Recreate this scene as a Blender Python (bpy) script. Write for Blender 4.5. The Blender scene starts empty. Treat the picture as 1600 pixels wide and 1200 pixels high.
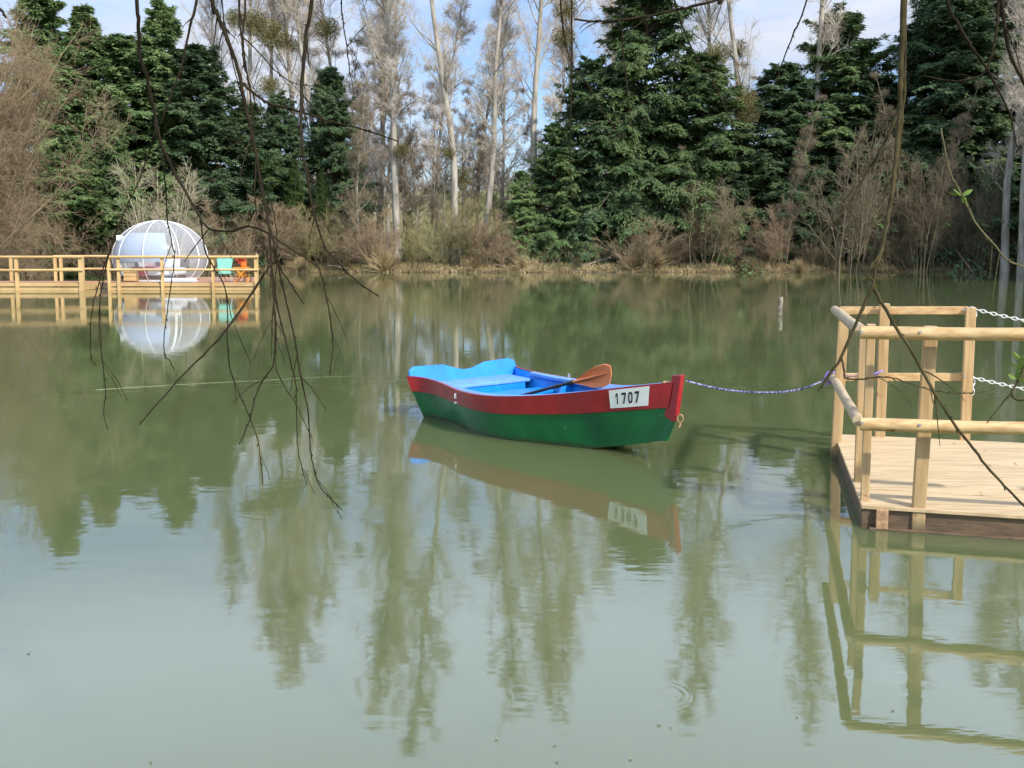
import bpy, math, random
import numpy as np
from mathutils import Vector

# ------------------------------------------------------------------ camera, sky, sun, exposure
SC = bpy.context.scene
COL = SC.collection
R = math.radians
FPX, PITCH, Y0, HC = 1500.0, R(5.7), 528.0, 1.9          # measured from the photograph (1600 x 1200)
cam_d = bpy.data.cameras.new("camera")
cam = bpy.data.objects.new("camera", cam_d); COL.objects.link(cam)
cam_d.sensor_width = 36; cam_d.lens = FPX / 1600 * 36
cam_d.shift_y = -(600 - Y0) / 1600
cam_d.clip_start = 0.05; cam_d.clip_end = 4000
cam.location = (0, 0, HC); cam.rotation_euler = (math.pi / 2 - PITCH, 0, 0)
SC.camera = cam
SC.render.resolution_x, SC.render.resolution_y = 1024, 768

SUN_EL = R(40); SUN_XY = (0.66, -0.751)                     # direction towards the sun: right, behind the camera
sun_d = bpy.data.lights.new("sun", 'SUN'); sun = bpy.data.objects.new("sun", sun_d); COL.objects.link(sun)
sun_d.energy = 4.6; sun_d.angle = R(1.6); sun_d.color = (1.0, 0.95, 0.87)
sv = Vector((SUN_XY[0] * math.cos(SUN_EL), SUN_XY[1] * math.cos(SUN_EL), math.sin(SUN_EL)))
sun.rotation_euler = sv.to_track_quat('Z', 'Y').to_euler(); sun.location = (20, -20, 40)

W = bpy.data.worlds.new("World"); SC.world = W; W.use_nodes = True
nt = W.node_tree; nt.nodes.clear()
def wn(t, **k):
    n = nt.nodes.new(t)
    for a, b in k.items(): setattr(n, a, b)
    return n
out = wn('ShaderNodeOutputWorld'); bg = wn('ShaderNodeBackground'); bg.inputs[1].default_value = 0.10
sky = wn('ShaderNodeTexSky'); sky.sky_type = 'NISHITA'; sky.sun_disc = False
sky.sun_elevation = SUN_EL; sky.sun_rotation = math.atan2(SUN_XY[0], SUN_XY[1]); sky.air_density = 1.0; sky.dust_density = 1.2; sky.ozone_density = 1.5
tc = wn('ShaderNodeTexCoord'); mp = wn('ShaderNodeMapping'); mp.inputs['Scale'].default_value = (2.2, 2.2, 6.0)
mp.inputs['Location'].default_value = (0.7, 0.35, 0.1)
n1 = wn('ShaderNodeTexNoise'); n1.inputs['Scale'].default_value = 1.3; n1.inputs['Detail'].default_value = 7; n1.inputs['Roughness'].default_value = 0.58; n1.inputs['Distortion'].default_value = 0.4
rp = wn('ShaderNodeValToRGB'); rp.color_ramp.elements[0].position = 0.45; rp.color_ramp.elements[1].position = 0.69
rp.color_ramp.elements[0].color = (0.12, 0.12, 0.12, 1); rp.color_ramp.elements[1].color = (0.95, 0.95, 0.95, 1)
mx = wn('ShaderNodeMix', data_type='RGBA')
cl = wn('ShaderNodeMix', data_type='RGBA'); cl.inputs['A'].default_value = (7.3, 7.5, 8.2, 1); cl.inputs['B'].default_value = (15.0, 17.6, 22.0, 1)
spz = wn('ShaderNodeSeparateXYZ'); elr = wn('ShaderNodeMapRange'); elr.interpolation_type = 'SMOOTHSTEP'; elr.inputs[1].default_value = .19; elr.inputs[2].default_value = .40
skm = wn('ShaderNodeMix', data_type='RGBA', blend_type='MULTIPLY'); skm.inputs['Factor'].default_value = 1.0; skm.inputs['B'].default_value = (1.15, 1.42, 1.75, 1)
L = nt.links.new
L(tc.outputs['Generated'], mp.inputs['Vector']); L(mp.outputs[0], n1.inputs['Vector']); L(n1.outputs['Fac'], rp.inputs[0])
L(tc.outputs['Generated'], spz.inputs[0]); L(spz.outputs['Z'], elr.inputs[0]); L(elr.outputs[0], cl.inputs['Factor']); L(cl.outputs['Result'], mx.inputs['B']); mxf = wn('ShaderNodeMath', operation='MAXIMUM'); ele = wn('ShaderNodeMath', operation='MULTIPLY'); ele.inputs[1].default_value = .80
L(elr.outputs[0], ele.inputs[0]); L(ele.outputs[0], mxf.inputs[1]); L(rp.outputs[0], mxf.inputs[0]); zen = wn('ShaderNodeMapRange', interpolation_type='SMOOTHSTEP'); zen.inputs[1].default_value = .43; zen.inputs[2].default_value = .80; zen.inputs[3].default_value = 1; zen.inputs[4].default_value = .22
mzf = wn('ShaderNodeMath', operation='MULTIPLY'); L(spz.outputs['Z'], zen.inputs[0]); L(mxf.outputs[0], mzf.inputs[0]); L(zen.outputs[0], mzf.inputs[1]); L(mzf.outputs[0], mx.inputs['Factor']); L(sky.outputs[0], skm.inputs['A']); L(skm.outputs['Result'], mx.inputs['A']); L(mx.outputs['Result'], bg.inputs[0]); L(bg.outputs[0], out.inputs[0])
SC.view_settings.view_transform = 'Standard'; SC.view_settings.look = 'None'
SC.view_settings.exposure = 0.22; SC.view_settings.gamma = 1.0
SC.cycles.max_bounces = 8; SC.cycles.transparent_max_bounces = 16; SC.cycles.use_denoising = True
SC.cycles.caustics_reflective = False; SC.cycles.caustics_refractive = False

# ------------------------------------------------------------------ helpers
CP, SP = math.cos(PITCH), math.sin(PITCH)
def P(px, py, Y):
    """world point seen at pixel (px,py) of the photograph at ground distance Y"""
    u, v = (px - 800) / FPX, (Y0 - py) / FPX
    d = np.array([u, CP + v * SP, -SP + v * CP]); k = Y / d[1]
    return np.array([d[0] * k, Y, HC + d[2] * k])
def PZ(px, py, z):
    u, v = (px - 800) / FPX, (Y0 - py) / FPX
    d = np.array([u, CP + v * SP, -SP + v * CP]); k = (z - HC) / d[2]
    return np.array([d[0] * k, d[1] * k, z])
def topz(py, Y): return float(P(800, py, Y)[2])

def nrm(a):
    return a / np.maximum(np.linalg.norm(a, axis=-1, keepdims=True), 1e-9)

class MB:
    """collects geometry for one mesh"""
    def __init__(s): s.v = []; s.f = []; s.n = 0; s.mi = []
    def add(s, verts, faces, mi=0):
        verts = np.asarray(verts, float).reshape(-1, 3); s.v.append(verts)
        faces = np.asarray(faces, int)
        if len(faces):
            s.f.append(faces + s.n); s.mi.append(np.full(len(faces), mi))
        s.n += len(verts); return s
    def ngon(s, idx_faces, verts, mi=0):
        verts = np.asarray(verts, float).reshape(-1, 3); s.v.append(verts)
        for f in idx_faces: s.f.append(np.asarray([f], int) + s.n); s.mi.append(np.array([mi]))
        s.n += len(verts); return s
    def box(s, c, size, ax=None, mi=0):
        h = np.asarray(size, float) / 2; c = np.asarray(c, float)
        A = np.eye(3) if ax is None else np.asarray(ax, float)
        k = np.array([[x, y, z] for x in (-1, 1) for y in (-1, 1) for z in (-1, 1)]) * h
        v = c + k @ A
        return s.add(v, [[0, 1, 3, 2], [4, 6, 7, 5], [0, 4, 5, 1], [2, 3, 7, 6], [0, 2, 6, 4], [1, 5, 7, 3]], mi)
    def beam(s, a, b, w, h, up=(0, 0, 1), mi=0):
        a = np.asarray(a, float); b = np.asarray(b, float); d = nrm(b - a); up = np.asarray(up, float)
        x = nrm(np.cross(d, up)); 
        if np.linalg.norm(np.cross(d, up)) < 1e-3: x = np.array([1., 0, 0])
        y = np.cross(x, d)
        return s.box((a + b) / 2, (np.linalg.norm(b - a), w, h), [d, x, y], mi)
    def tube(s, pts, r, n=8, cap=True, mi=0):
        pts = np.asarray(pts, float); K = len(pts); r = np.full(K, r) if np.isscalar(r) else np.asarray(r, float)
        V, F = tubes_np(pts[None], r[None], n); s.add(V, F, mi)
        if cap:
            for e in (0, K - 1):
                ring = V[e * n:(e + 1) * n]
                s.ngon([list(range(n)) if e else list(range(n))[::-1]], ring, mi)
        return s
    def prism(s, poly, off, mi=0):
        poly = np.asarray(poly, float); off = np.asarray(off, float); n = len(poly)
        v = np.r_[poly, poly + off]
        fs = [list(range(n))[::-1], list(range(n, 2 * n))] + [[i, (i + 1) % n, n + (i + 1) % n, n + i] for i in range(n)]
        return s.ngon(fs, v, mi)
    def grid(s, G, mi=0, flip=False):
        G = np.asarray(G, float); a, b = G.shape[:2]
        i = np.arange(a * b).reshape(a, b)
        F = np.stack([i[:-1, :-1], i[1:, :-1], i[1:, 1:], i[:-1, 1:]], -1).reshape(-1, 4)
        return s.add(G.reshape(-1, 3), F[:, ::-1] if flip else F, mi)
    def mesh(s, name, smooth=False, origin=None):
        v = np.concatenate(s.v) if s.v else np.zeros((0, 3))
        if origin is not None: v = v - np.asarray(origin)
        me = bpy.data.meshes.new(name)
        tot = np.concatenate([np.full(len(f), f.shape[1]) for f in s.f]); idx = np.concatenate([f.ravel() for f in s.f])
        me.vertices.add(len(v)); me.vertices.foreach_set('co', v.ravel())
        me.loops.add(len(idx)); me.loops.foreach_set('vertex_index', idx.astype(np.int32))
        me.polygons.add(len(tot)); st = np.r_[0, np.cumsum(tot)[:-1]]
        me.polygons.foreach_set('loop_start', st.astype(np.int32)); me.polygons.foreach_set('loop_total', tot.astype(np.int32))
        me.polygons.foreach_set('material_index', np.concatenate(s.mi).astype(np.int32))
        me.polygons.foreach_set('use_smooth', np.full(len(tot), bool(smooth)))
        me.update(calc_edges=True); me.validate()
        if smooth == 'auto': me.set_sharp_from_angle(angle=R(32))
        return me

def tubes_np(pts, rad, n):
    """pts (N,K,3), rad (N,K) -> verts, quads of N open tubes"""
    N, K, _ = pts.shape
    t = np.gradient(pts, axis=1) if K > 2 else np.repeat(pts[:, 1:] - pts[:, :1], 2, 1)
    t = nrm(t); m = nrm(t.mean(1, keepdims=True))
    ref = np.where(np.abs(m[..., 2:3]) > 0.8, np.array([1., 0, 0]), np.array([0, 0, 1.]))
    x = nrm(np.cross(t, np.broadcast_to(ref, t.shape))); y = np.cross(t, x)
    a = np.arange(n) * 2 * np.pi / n
    V = pts[:, :, None] + rad[:, :, None, None] * (np.cos(a)[:, None] * x[:, :, None] + np.sin(a)[:, None] * y[:, :, None])
    i = np.arange(N * K * n).reshape(N, K, n); j = np.roll(i, -1, 2)
    F = np.stack([i[:, :-1], j[:, :-1], j[:, 1:], i[:, 1:]], -1).reshape(-1, 4)
    return V.reshape(-1, 3), F
def cards(p, d, nv, ln, wd):
    """diamond leaf quads"""
    d = nrm(d); sd = nrm(np.cross(d, nv)); ln = np.asarray(ln)[:, None]; wd = np.asarray(wd)[:, None]
    V = np.stack([p, p + d * ln * .45 + sd * wd / 2, p + d * ln, p + d * ln * .45 - sd * wd / 2], 1)
    F = np.arange(len(p) * 4).reshape(-1, 4)
    return V.reshape(-1, 3), F

ORIGIN = {}
def thing(name, label, cat, loc=(0, 0, 0), group=None):
    o = bpy.data.objects.new(name, None); COL.objects.link(o); o.location = loc; o.empty_display_size = .2
    o['label'] = label; o['category'] = cat
    if group: o['group'] = group
    ORIGIN[o.name] = np.array(loc, float); return o
def obj(name, mb, mat, parent=None, smooth=False, bevel=0, label=None):
    org = None
    if parent is not None: org = ORIGIN[parent.name]
    me = mb.mesh(name, smooth, org)
    for m in (mat if isinstance(mat, (list, tuple)) else [mat]): me.materials.append(m)
    o = bpy.data.objects.new(name, me); COL.objects.link(o)
    if parent is not None: o.parent = parent; ORIGIN[o.name] = org
    if bevel:
        b = o.modifiers.new('bevel', 'BEVEL'); b.width = bevel; b.segments = 2; b.limit_method = 'ANGLE'; b.angle_limit = R(40)
    if label: o['label'] = label
    return o
def tag(o, label, cat, group=None):
    o['label'] = label; o['category'] = cat
    if group: o['group'] = group
    return o
def dup(root, loc, rz=0, sc=1, label=None, group=None, lean=(0, 0), mats=None):
    r = root.copy(); COL.objects.link(r); r.location = loc; r.rotation_euler = (lean[0], lean[1], rz)
    r.scale = (sc, sc, sc) if np.isscalar(sc) else sc
    if label: r['label'] = label
    if group: r['group'] = group
    elif 'group' in r: del r['group']
    def rec(o, par):
        for ch in list(o.children):
            c = ch.copy(); COL.objects.link(c); c.parent = par
            if mats and c.name.split('.')[0] in mats:
                c.material_slots[0].link = 'OBJECT'; c.material_slots[0].material = mats[c.name.split('.')[0]]
            rec(ch, c)
    rec(root, r)
    return r

# ------------------------------------------------------------------ materials
def mat(name, col, rough=.6, var=.0, vscale=8, col2=None, stretch=(1, 1, 1), bump=0, bscale=30, spec=.5, metal=0, objvar=0, trans=0, coat=0, detail=4, ramp=(.35, .65)):
    m = bpy.data.materials.new(name); m.use_nodes = True; t = m.node_tree; b = t.nodes['Principled BSDF']
    b.inputs['Roughness'].default_value = rough; b.inputs['Specular IOR Level'].default_value = spec; b.inputs['Metallic'].default_value = metal
    b.inputs['Coat Weight'].default_value = coat
    c4 = (*col, 1); b.inputs['Base Color'].default_value = c4
    tcn = t.nodes.new('ShaderNodeTexCoord'); mpn = t.nodes.new('ShaderNodeMapping'); mpn.inputs['Scale'].default_value = stretch
    t.links.new(tcn.outputs['Object'], mpn.inputs['Vector'])
    last = None
    if var or col2:
        n = t.nodes.new('ShaderNodeTexNoise'); n.inputs['Scale'].default_value = vscale; n.inputs['Detail'].default_value = detail
        t.links.new(mpn.outputs[0], n.inputs['Vector'])
        rr = t.nodes.new('ShaderNodeMapRange'); rr.inputs[1].default_value, rr.inputs[2].default_value = ramp
        t.links.new(n.outputs['Fac'], rr.inputs[0])
        mxn = t.nodes.new('ShaderNodeMix'); mxn.data_type = 'RGBA'
        if col2: a, bb = c4, (*col2, 1)
        else: a = tuple(x * (1 - var) for x in col) + (1,); bb = tuple(min(1, x * (1 + var)) for x in col) + (1,)
        mxn.inputs['A'].default_value = a; mxn.inputs['B'].default_value = bb
        t.links.new(rr.outputs[0], mxn.inputs['Factor']); last = mxn.outputs['Result']
    if objvar:
        oi = t.nodes.new('ShaderNodeObjectInfo'); hs = t.nodes.new('ShaderNodeHueSaturation')
        mr = t.nodes.new('ShaderNodeMapRange'); mr.inputs[3].default_value = 1 - objvar; mr.inputs[4].default_value = 1 + objvar
        t.links.new(oi.outputs['Random'], mr.inputs[0]); t.links.new(mr.outputs[0], hs.inputs['Value'])
        if last: t.links.new(last, hs.inputs['Color'])
        else: hs.inputs['Color'].default_value = c4
        last = hs.outputs[0]
    if last: t.links.new(last, b.inputs['Base Color'])
    if bump:
        n2 = t.nodes.new('ShaderNodeTexNoise'); n2.inputs['Scale'].default_value = bscale; n2.inputs['Detail'].default_value = 5
        t.links.new(mpn.outputs[0], n2.inputs['Vector']); bn = t.nodes.new('ShaderNodeBump'); bn.inputs['Strength'].default_value = 1; bn.inputs['Distance'].default_value = bump
        t.links.new(n2.outputs['Fac'], bn.inputs['Height']); t.links.new(bn.outputs[0], b.inputs['Normal'])
    if trans:
        tr = t.nodes.new('ShaderNodeBsdfTranslucent'); ms = t.nodes.new('ShaderNodeMixShader'); ms.inputs[0].default_value = trans
        if last: t.links.new(last, tr.inputs[0])
        else: tr.inputs[0].default_value = c4
        o = t.nodes['Material Output']; t.links.new(b.outputs[0], ms.inputs[1]); t.links.new(tr.outputs[0], ms.inputs[2]); t.links.new(ms.outputs[0], o.inputs[0])
    return m

def wear(m, chip, amount=.715, scale=26, stain=(.05, .05, .04), sfac=.35):
    """adds scuffs and chips of another colour and long faint stains to a paint"""
    t = m.node_tree; b = t.nodes['Principled BSDF']; src = b.inputs['Base Color'].links[0].from_socket
    tcn = t.nodes.new('ShaderNodeTexCoord')
    def ns(scale, sc, lo, hi, det=6):
        mpn = t.nodes.new('ShaderNodeMapping'); mpn.inputs['Scale'].default_value = sc; t.links.new(tcn.outputs['Object'], mpn.inputs['Vector'])
        n = t.nodes.new('ShaderNodeTexNoise'); n.inputs['Scale'].default_value = scale; n.inputs['Detail'].default_value = det; t.links.new(mpn.outputs[0], n.inputs['Vector'])
        q = t.nodes.new('ShaderNodeMapRange'); q.inputs[1].default_value = lo; q.inputs[2].default_value = hi; t.links.new(n.outputs['Fac'], q.inputs[0]); return q.outputs[0]
    def mix(f, a, c, k=1.0):
        mu = t.nodes.new('ShaderNodeMath'); mu.operation = 'MULTIPLY'; mu.inputs[1].default_value = k; t.links.new(f, mu.inputs[0])
        x = t.nodes.new('ShaderNodeMix'); x.data_type = 'RGBA'; t.links.new(mu.outputs[0], x.inputs['Factor']); t.links.new(a, x.inputs['A']); x.inputs['B'].default_value = (*c, 1); return x.outputs['Result']
    o = mix(ns(3.2, (1, 1, .35), .50, .72), src, stain, sfac)
    o = mix(ns(scale, (1, 1, 1), amount, amount + .03), o, chip)
    t.links.new(o, b.inputs['Base Color']); return m
M = {}
M['wood'] = mat('pine_wood', (.60, .41, .195), .7, col2=(.42, .25, .10), vscale=3, stretch=(1, 12, 12), bump=.0015, bscale=14, detail=8, objvar=.10)
M['wood_v'] = mat('pine_post_wood', (.58, .395, .195), .7, col2=(.40, .25, .105), vscale=3, stretch=(10, 10, .8), bump=.0015, bscale=14, detail=8, objvar=.12)
M['wood_dark'] = mat('dark_wood', (.16, .10, .055), .55, col2=(.09, .06, .035), vscale=4, stretch=(1, 8, 8), bump=.002, bscale=12)  # dark brown timber tone for joists and side beam
M['wood_grey'] = mat('weathered_log', (.52, .40, .25), .75, col2=(.38, .28, .165), vscale=5, stretch=(3, 3, 3), bump=.003, bscale=18)
M['far_wood'] = mat('far_pine_wood', (.62, .42, .19), .75, col2=(.50, .32, .13), vscale=1.5, objvar=.08)
M['far_deck'] = mat('far_deck_wood', (.50, .27, .17), .75, col2=(.40, .22, .13), vscale=2, stretch=(1, 8, 1))
M['far_dark'] = mat('far_wood_painted_shade', (.10, .07, .05), .8)  # shade of the recess and undersides put into a dark wood colour
M['red'] = mat('red_paint', (.34, .016, .022), .32, var=.14, vscale=5, bump=.0012, bscale=9, coat=.2)
M['green'] = mat('green_paint', (.003, .135, .035), .34, var=.16, vscale=4, bump=.0012, bscale=9, coat=.2)
M['blue'] = mat('blue_paint', (.006, .235, .72), .42, var=.10, vscale=6, bump=.001, bscale=12)
M['lilac'] = mat('faded_blue_paint', (.13, .31, .70), .5, var=.10, vscale=7, bump=.001, bscale=12)
wear(M['red'], (.30, .12, .10), .70, 30, (.16, .02, .03), .5); wear(M['green'], (.30, .38, .30), .70, 24, (.004, .05, .03), .6); wear(M['blue'], (.35, .50, .70), .72, 30, (.02, .10, .30), .4); wear(M['lilac'], (.45, .48, .55), .68, 22, (.12, .18, .34), .5)
def scum(m, col=(.035, .05, .022), z0=.015, z1=.06):
    t = m.node_tree; b = t.nodes['Principled BSDF']; src = b.inputs['Base Color'].links[0].from_socket
    tcn = t.nodes.new('ShaderNodeTexCoord'); sp = t.nodes.new('ShaderNodeSeparateXYZ'); t.links.new(tcn.outputs['Object'], sp.inputs[0])
    n = t.nodes.new('ShaderNodeTexNoise'); n.inputs['Scale'].default_value = 9; n.inputs['Detail'].default_value = 5; t.links.new(tcn.outputs['Object'], n.inputs['Vector'])
    a = t.nodes.new('ShaderNodeMath'); a.operation = 'MULTIPLY_ADD'; a.inputs[1].default_value = -.09; t.links.new(n.outputs['Fac'], a.inputs[0]); t.links.new(sp.outputs['Z'], a.inputs[2])
    q = t.nodes.new('ShaderNodeMapRange'); q.inputs[1].default_value = z0 - .045; q.inputs[2].default_value = z1 - .045; q.inputs[3].default_value = .85; q.inputs[4].default_value = 0; t.links.new(a.outputs[0], q.inputs[0])
    x = t.nodes.new('ShaderNodeMix'); x.data_type = 'RGBA'; t.links.new(q.outputs[0], x.inputs['Factor']); t.links.new(src, x.inputs['A']); x.inputs['B'].default_value = (*col, 1); t.links.new(x.outputs['Result'], b.inputs['Base Color'])
scum(M['green']); scum(M['wood_v'], (.10, .085, .045), .03, .10)
M['brown'] = mat('antifouling', (.10, .05, .03), .6, var=.3)
M['orange'] = mat('orange_plastic', (.72, .19, .04), .4, var=.06)
M['black'] = mat('black_plastic', (.015, .016, .02), .45)
M['white'] = mat('white_paint', (.80, .80, .76), .5, var=.05)
M['ink'] = mat('black_lettering', (.012, .012, .014), .5)
wear(M['white'], (.50, .47, .40), .70, 30, (.55, .52, .44), .35); wear(M['wood'], (.20, .11, .045), .685, 7, (.36, .25, .14), .5); wear(M['wood_v'], (.20, .11, .045), .685, 7, (.34, .24, .14), .5)
M['metal'] = mat('galvanised_metal', (.55, .55, .55), .4, metal=.8)
M['rust'] = mat('rusty_metal', (.42, .25, .13), .6, var=.3, vscale=30)
M['rope'] = mat('blue_white_rope', (.30, .32, .44), .85, col2=(.035, .035, .17), vscale=42, ramp=(.45, .55), detail=1)
M['rope2'] = mat('purple_rope', (.16, .10, .42), .85, col2=(.45, .38, .62), vscale=50, ramp=(.45, .6), detail=1)
M['chain'] = mat('white_plastic_chain', (.78, .78, .76), .4)
M['mint'] = mat('mint_plastic', (.20, .50, .40), .45, var=.05)
M['tabor'] = mat('orange_table_wood', (.78, .30, .03), .55, var=.08)
M['flower'] = mat('red_flowers', (.45, .02, .03), .7, col2=(.6, .12, .06), vscale=30)
M['linen'] = mat('white_linen', (.80, .80, .80), .9, bump=.01, bscale=5)
M['curtain'] = mat('white_curtain', (.30, .36, .47), .9, var=.06, vscale=3, stretch=(6, 6, .4))
M['pink'] = mat('pink_throw', (.55, .10, .13), .9, var=.2)
M['headb'] = mat('brown_headboard', (.06, .03, .025), .6)
M['bark'] = mat('conifer_bark', (.12, .085, .06), .9, var=.35, vscale=3, stretch=(4, 4, .7))
M['popbark'] = mat('poplar_bark', (.44, .395, .33), .9, col2=(.24, .21, .17), vscale=1.6, stretch=(2.5, 2.5, .5), detail=8, objvar=.12)
M['poptwig'] = mat('poplar_twigs', (.62, .53, .43), .9, objvar=.12)
M['brownbark'] = mat('grey_brown_bark', (.25, .20, .145), .9, col2=(.14, .115, .08), vscale=2, stretch=(3, 3, .6), objvar=.15)
M['tw_brown'] = mat('brown_twigs', (.28, .215, .13), .9, objvar=.18)
M['tw_red'] = mat('red_brown_twigs', (.27, .19, .12), .9, objvar=.15)
M['tw_olive'] = mat('olive_twigs', (.30, .26, .115), .9, objvar=.15)
M['tw_dim'] = mat('dim_twigs', (.22, .175, .11), .9, objvar=.12)
M['tw_pale'] = mat('pale_twigs', (.42, .36, .245), .9, objvar=.12)
M['tw_orange'] = mat('orange_brown_twigs', (.33, .24, .145), .9, objvar=.12)
M['dry'] = mat('dry_reed', (.43, .32, .17), .9, col2=(.17, .125, .06), vscale=.55, ramp=(.42, .58))
M['grass'] = mat('spring_grass', (.10, .15, .035), .9, col2=(.19, .19, .06), vscale=.8)
M['willow'] = mat('willow_bark', (.026, .020, .012), .95, var=.3, vscale=25, spec=.08)
M['willow_ol'] = mat('olive_willow_bark', (.058, .047, .022), .95, var=.35, vscale=20, spec=.08)
M['bud'] = mat('willow_bud', (.16, .24, .04), .7, trans=.3)
def conif(name, a, b): return mat(name, a, .75, col2=b, vscale=.55, detail=5, objvar=.18, trans=.34, spec=.25, ramp=(.36, .66))
M['fir'] = conif('fir_needles', (.078, .138, .054), (.20, .275, .105))
M['firlight'] = conif('light_fir_needles', (.12, .195, .072), (.25, .335, .135))
M['firblue'] = conif('dark_blue_fir_needles', (.058, .106, .050), (.140, .205, .092))
M['ivy'] = conif('ivy_leaves', (.03, .07, .016), (.08, .12, .03))
M['mist'] = mat('mistletoe_leaves', (.16, .15, .045), .8, col2=(.10, .085, .03), vscale=2, trans=.2, objvar=.15)

# plastic shell of the bubble tent
def shell_mat():
    m = bpy.data.materials.new('clear_plastic'); m.use_nodes = True; t = m.node_tree; b = t.nodes['Principled BSDF']
    b.inputs['Base Color'].default_value = (.85, .87, .92, 1); b.inputs['Roughness'].default_value = .25
    tr = t.nodes.new('ShaderNodeBsdfTransparent'); tr.inputs[0].default_value = (.95, .96, .97, 1)
    lw = t.nodes.new('ShaderNodeLayerWeight'); lw.inputs[0].default_value = .35
    mr = t.nodes.new('ShaderNodeMapRange'); mr.inputs[3].default_value = .15; mr.inputs[4].default_value = .42
    ms = t.nodes.new('ShaderNodeMixShader'); t.links.new(lw.outputs['Facing'], mr.inputs[0]); t.links.new(mr.outputs[0], ms.inputs[0])
    t.links.new(tr.outputs[0], ms.inputs[1]); t.links.new(b.outputs[0], ms.inputs[2]); t.links.new(ms.outputs[0], t.nodes['Material Output'].inputs[0])
    return m
M['shell'] = shell_mat()

# deck boards (boards run along local X)
def deck_mat():
    m = mat('deck_boards', (.61, .45, .255), .75, col2=(.43, .305, .165), vscale=2.2, stretch=(1, 14, 1), bump=.0012, bscale=16, detail=8, objvar=0)
    return m
M['deck'] = deck_mat()

def water_mat():
    m = bpy.data.materials.new('pond_water'); m.use_nodes = True; t = m.node_tree; b = t.nodes['Principled BSDF']
    b.inputs['Roughness'].default_value = .03
    b.inputs['Subsurface Weight'].default_value = 1.0; b.inputs['Subsurface Radius'].default_value = (1.0, 1.0, .7); b.inputs['Subsurface Scale'].default_value = 1.0; b.inputs['IOR'].default_value = 1.82; b.inputs['Specular IOR Level'].default_value = .5
    g = t.nodes.new('ShaderNodeNewGeometry')
    def noise(scale, sx, sy, det, dist=0):
        mpn = t.nodes.new('ShaderNodeMapping'); mpn.inputs['Scale'].default_value = (sx, sy, 1)
        t.links.new(g.outputs['Position'], mpn.inputs['Vector'])
        n = t.nodes.new('ShaderNodeTexNoise'); n.inputs['Scale'].default_value = scale; n.inputs['Detail'].default_value = det; n.inputs['Distortion'].default_value = dist
        t.links.new(mpn.outputs[0], n.inputs['Vector']); return n.outputs['Fac']
    cm = t.nodes.new('ShaderNodeMix'); cm.data_type = 'RGBA'
    cm.inputs['A'].default_value = (.108, .130, .052, 1); cm.inputs['B'].default_value = (.126, .146, .062, 1)
    t.links.new(noise(.25, 1, 1, 4), cm.inputs['Factor']); t.links.new(cm.outputs['Result'], b.inputs['Base Color'])
    def mul(a, bb):
        n = t.nodes.new('ShaderNodeMath'); n.operation = 'MULTIPLY'
        for i, x in enumerate((a, bb)):
            if isinstance(x, (int, float)): n.inputs[i].default_value = x
            else: t.links.new(x, n.inputs[i])
        return n.outputs[0]
    def add(a, bb):
        n = t.nodes.new('ShaderNodeMath'); n.operation = 'ADD'; t.links.new(a, n.inputs[0]); t.links.new(bb, n.inputs[1]); return n.outputs[0]
    patch = t.nodes.new('ShaderNodeMapRange'); patch.inputs[1].default_value = .42; patch.inputs[2].default_value = .68; patch.inputs[3].default_value = .35; patch.inputs[4].default_value = 1.0
    t.links.new(noise(.16, 1, 1.6, 3), patch.inputs[0])
    hgt = add(mul(noise(2.6, .8, 1.5, 2, .3), .0011), mul(mul(noise(10, .55, 1.6, 2), .00062), patch.outputs[0]))
    # a few raindrop rings
    for (px, py, r0) in RINGS:
        c = PZ(px, py, 0)
        vs = t.nodes.new('ShaderNodeVectorMath'); vs.operation = 'DISTANCE'; vs.inputs[1].default_value = (c[0], c[1], 0)
        t.links.new(g.outputs['Position'], vs.inputs[0])
        sn = t.nodes.new('ShaderNodeMath'); sn.operation = 'SINE'; t.links.new(mul(vs.outputs['Value'], 2 * math.pi / .035), sn.inputs[0])
        en = t.nodes.new('ShaderNodeMapRange'); en.interpolation_type = 'SMOOTHSTEP'
        d = t.nodes.new('ShaderNodeMath'); d.operation = 'SUBTRACT'; t.links.new(vs.outputs['Value'], d.inputs[0]); d.inputs[1].default_value = r0
        ab = t.nodes.new('ShaderNodeMath'); ab.operation = 'ABSOLUTE'; t.links.new(d.outputs[0], ab.inputs[0])
        t.links.new(ab.outputs[0], en.inputs[0]); en.inputs[1].default_value = 0; en.inputs[2].default_value = .05; en.inputs[3].default_value = .00012; en.inputs[4].default_value = 0
        hgt = add(hgt, mul(sn.outputs[0], en.outputs[0]))
    bn = t.nodes.new('ShaderNodeBump'); bn.inputs['Strength'].default_value = 1; bn.inputs['Distance'].default_value = 1
    t.links.new(hgt, bn.inputs['Height']); t.links.new(bn.outputs[0], b.inputs['Normal'])
    return m
RINGS = [(190, 917, .05), (1035, 1085, .10), (245, 806, .05), (225, 792, .05), (1010, 1085, .06)]
M['water'] = water_mat()

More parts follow.
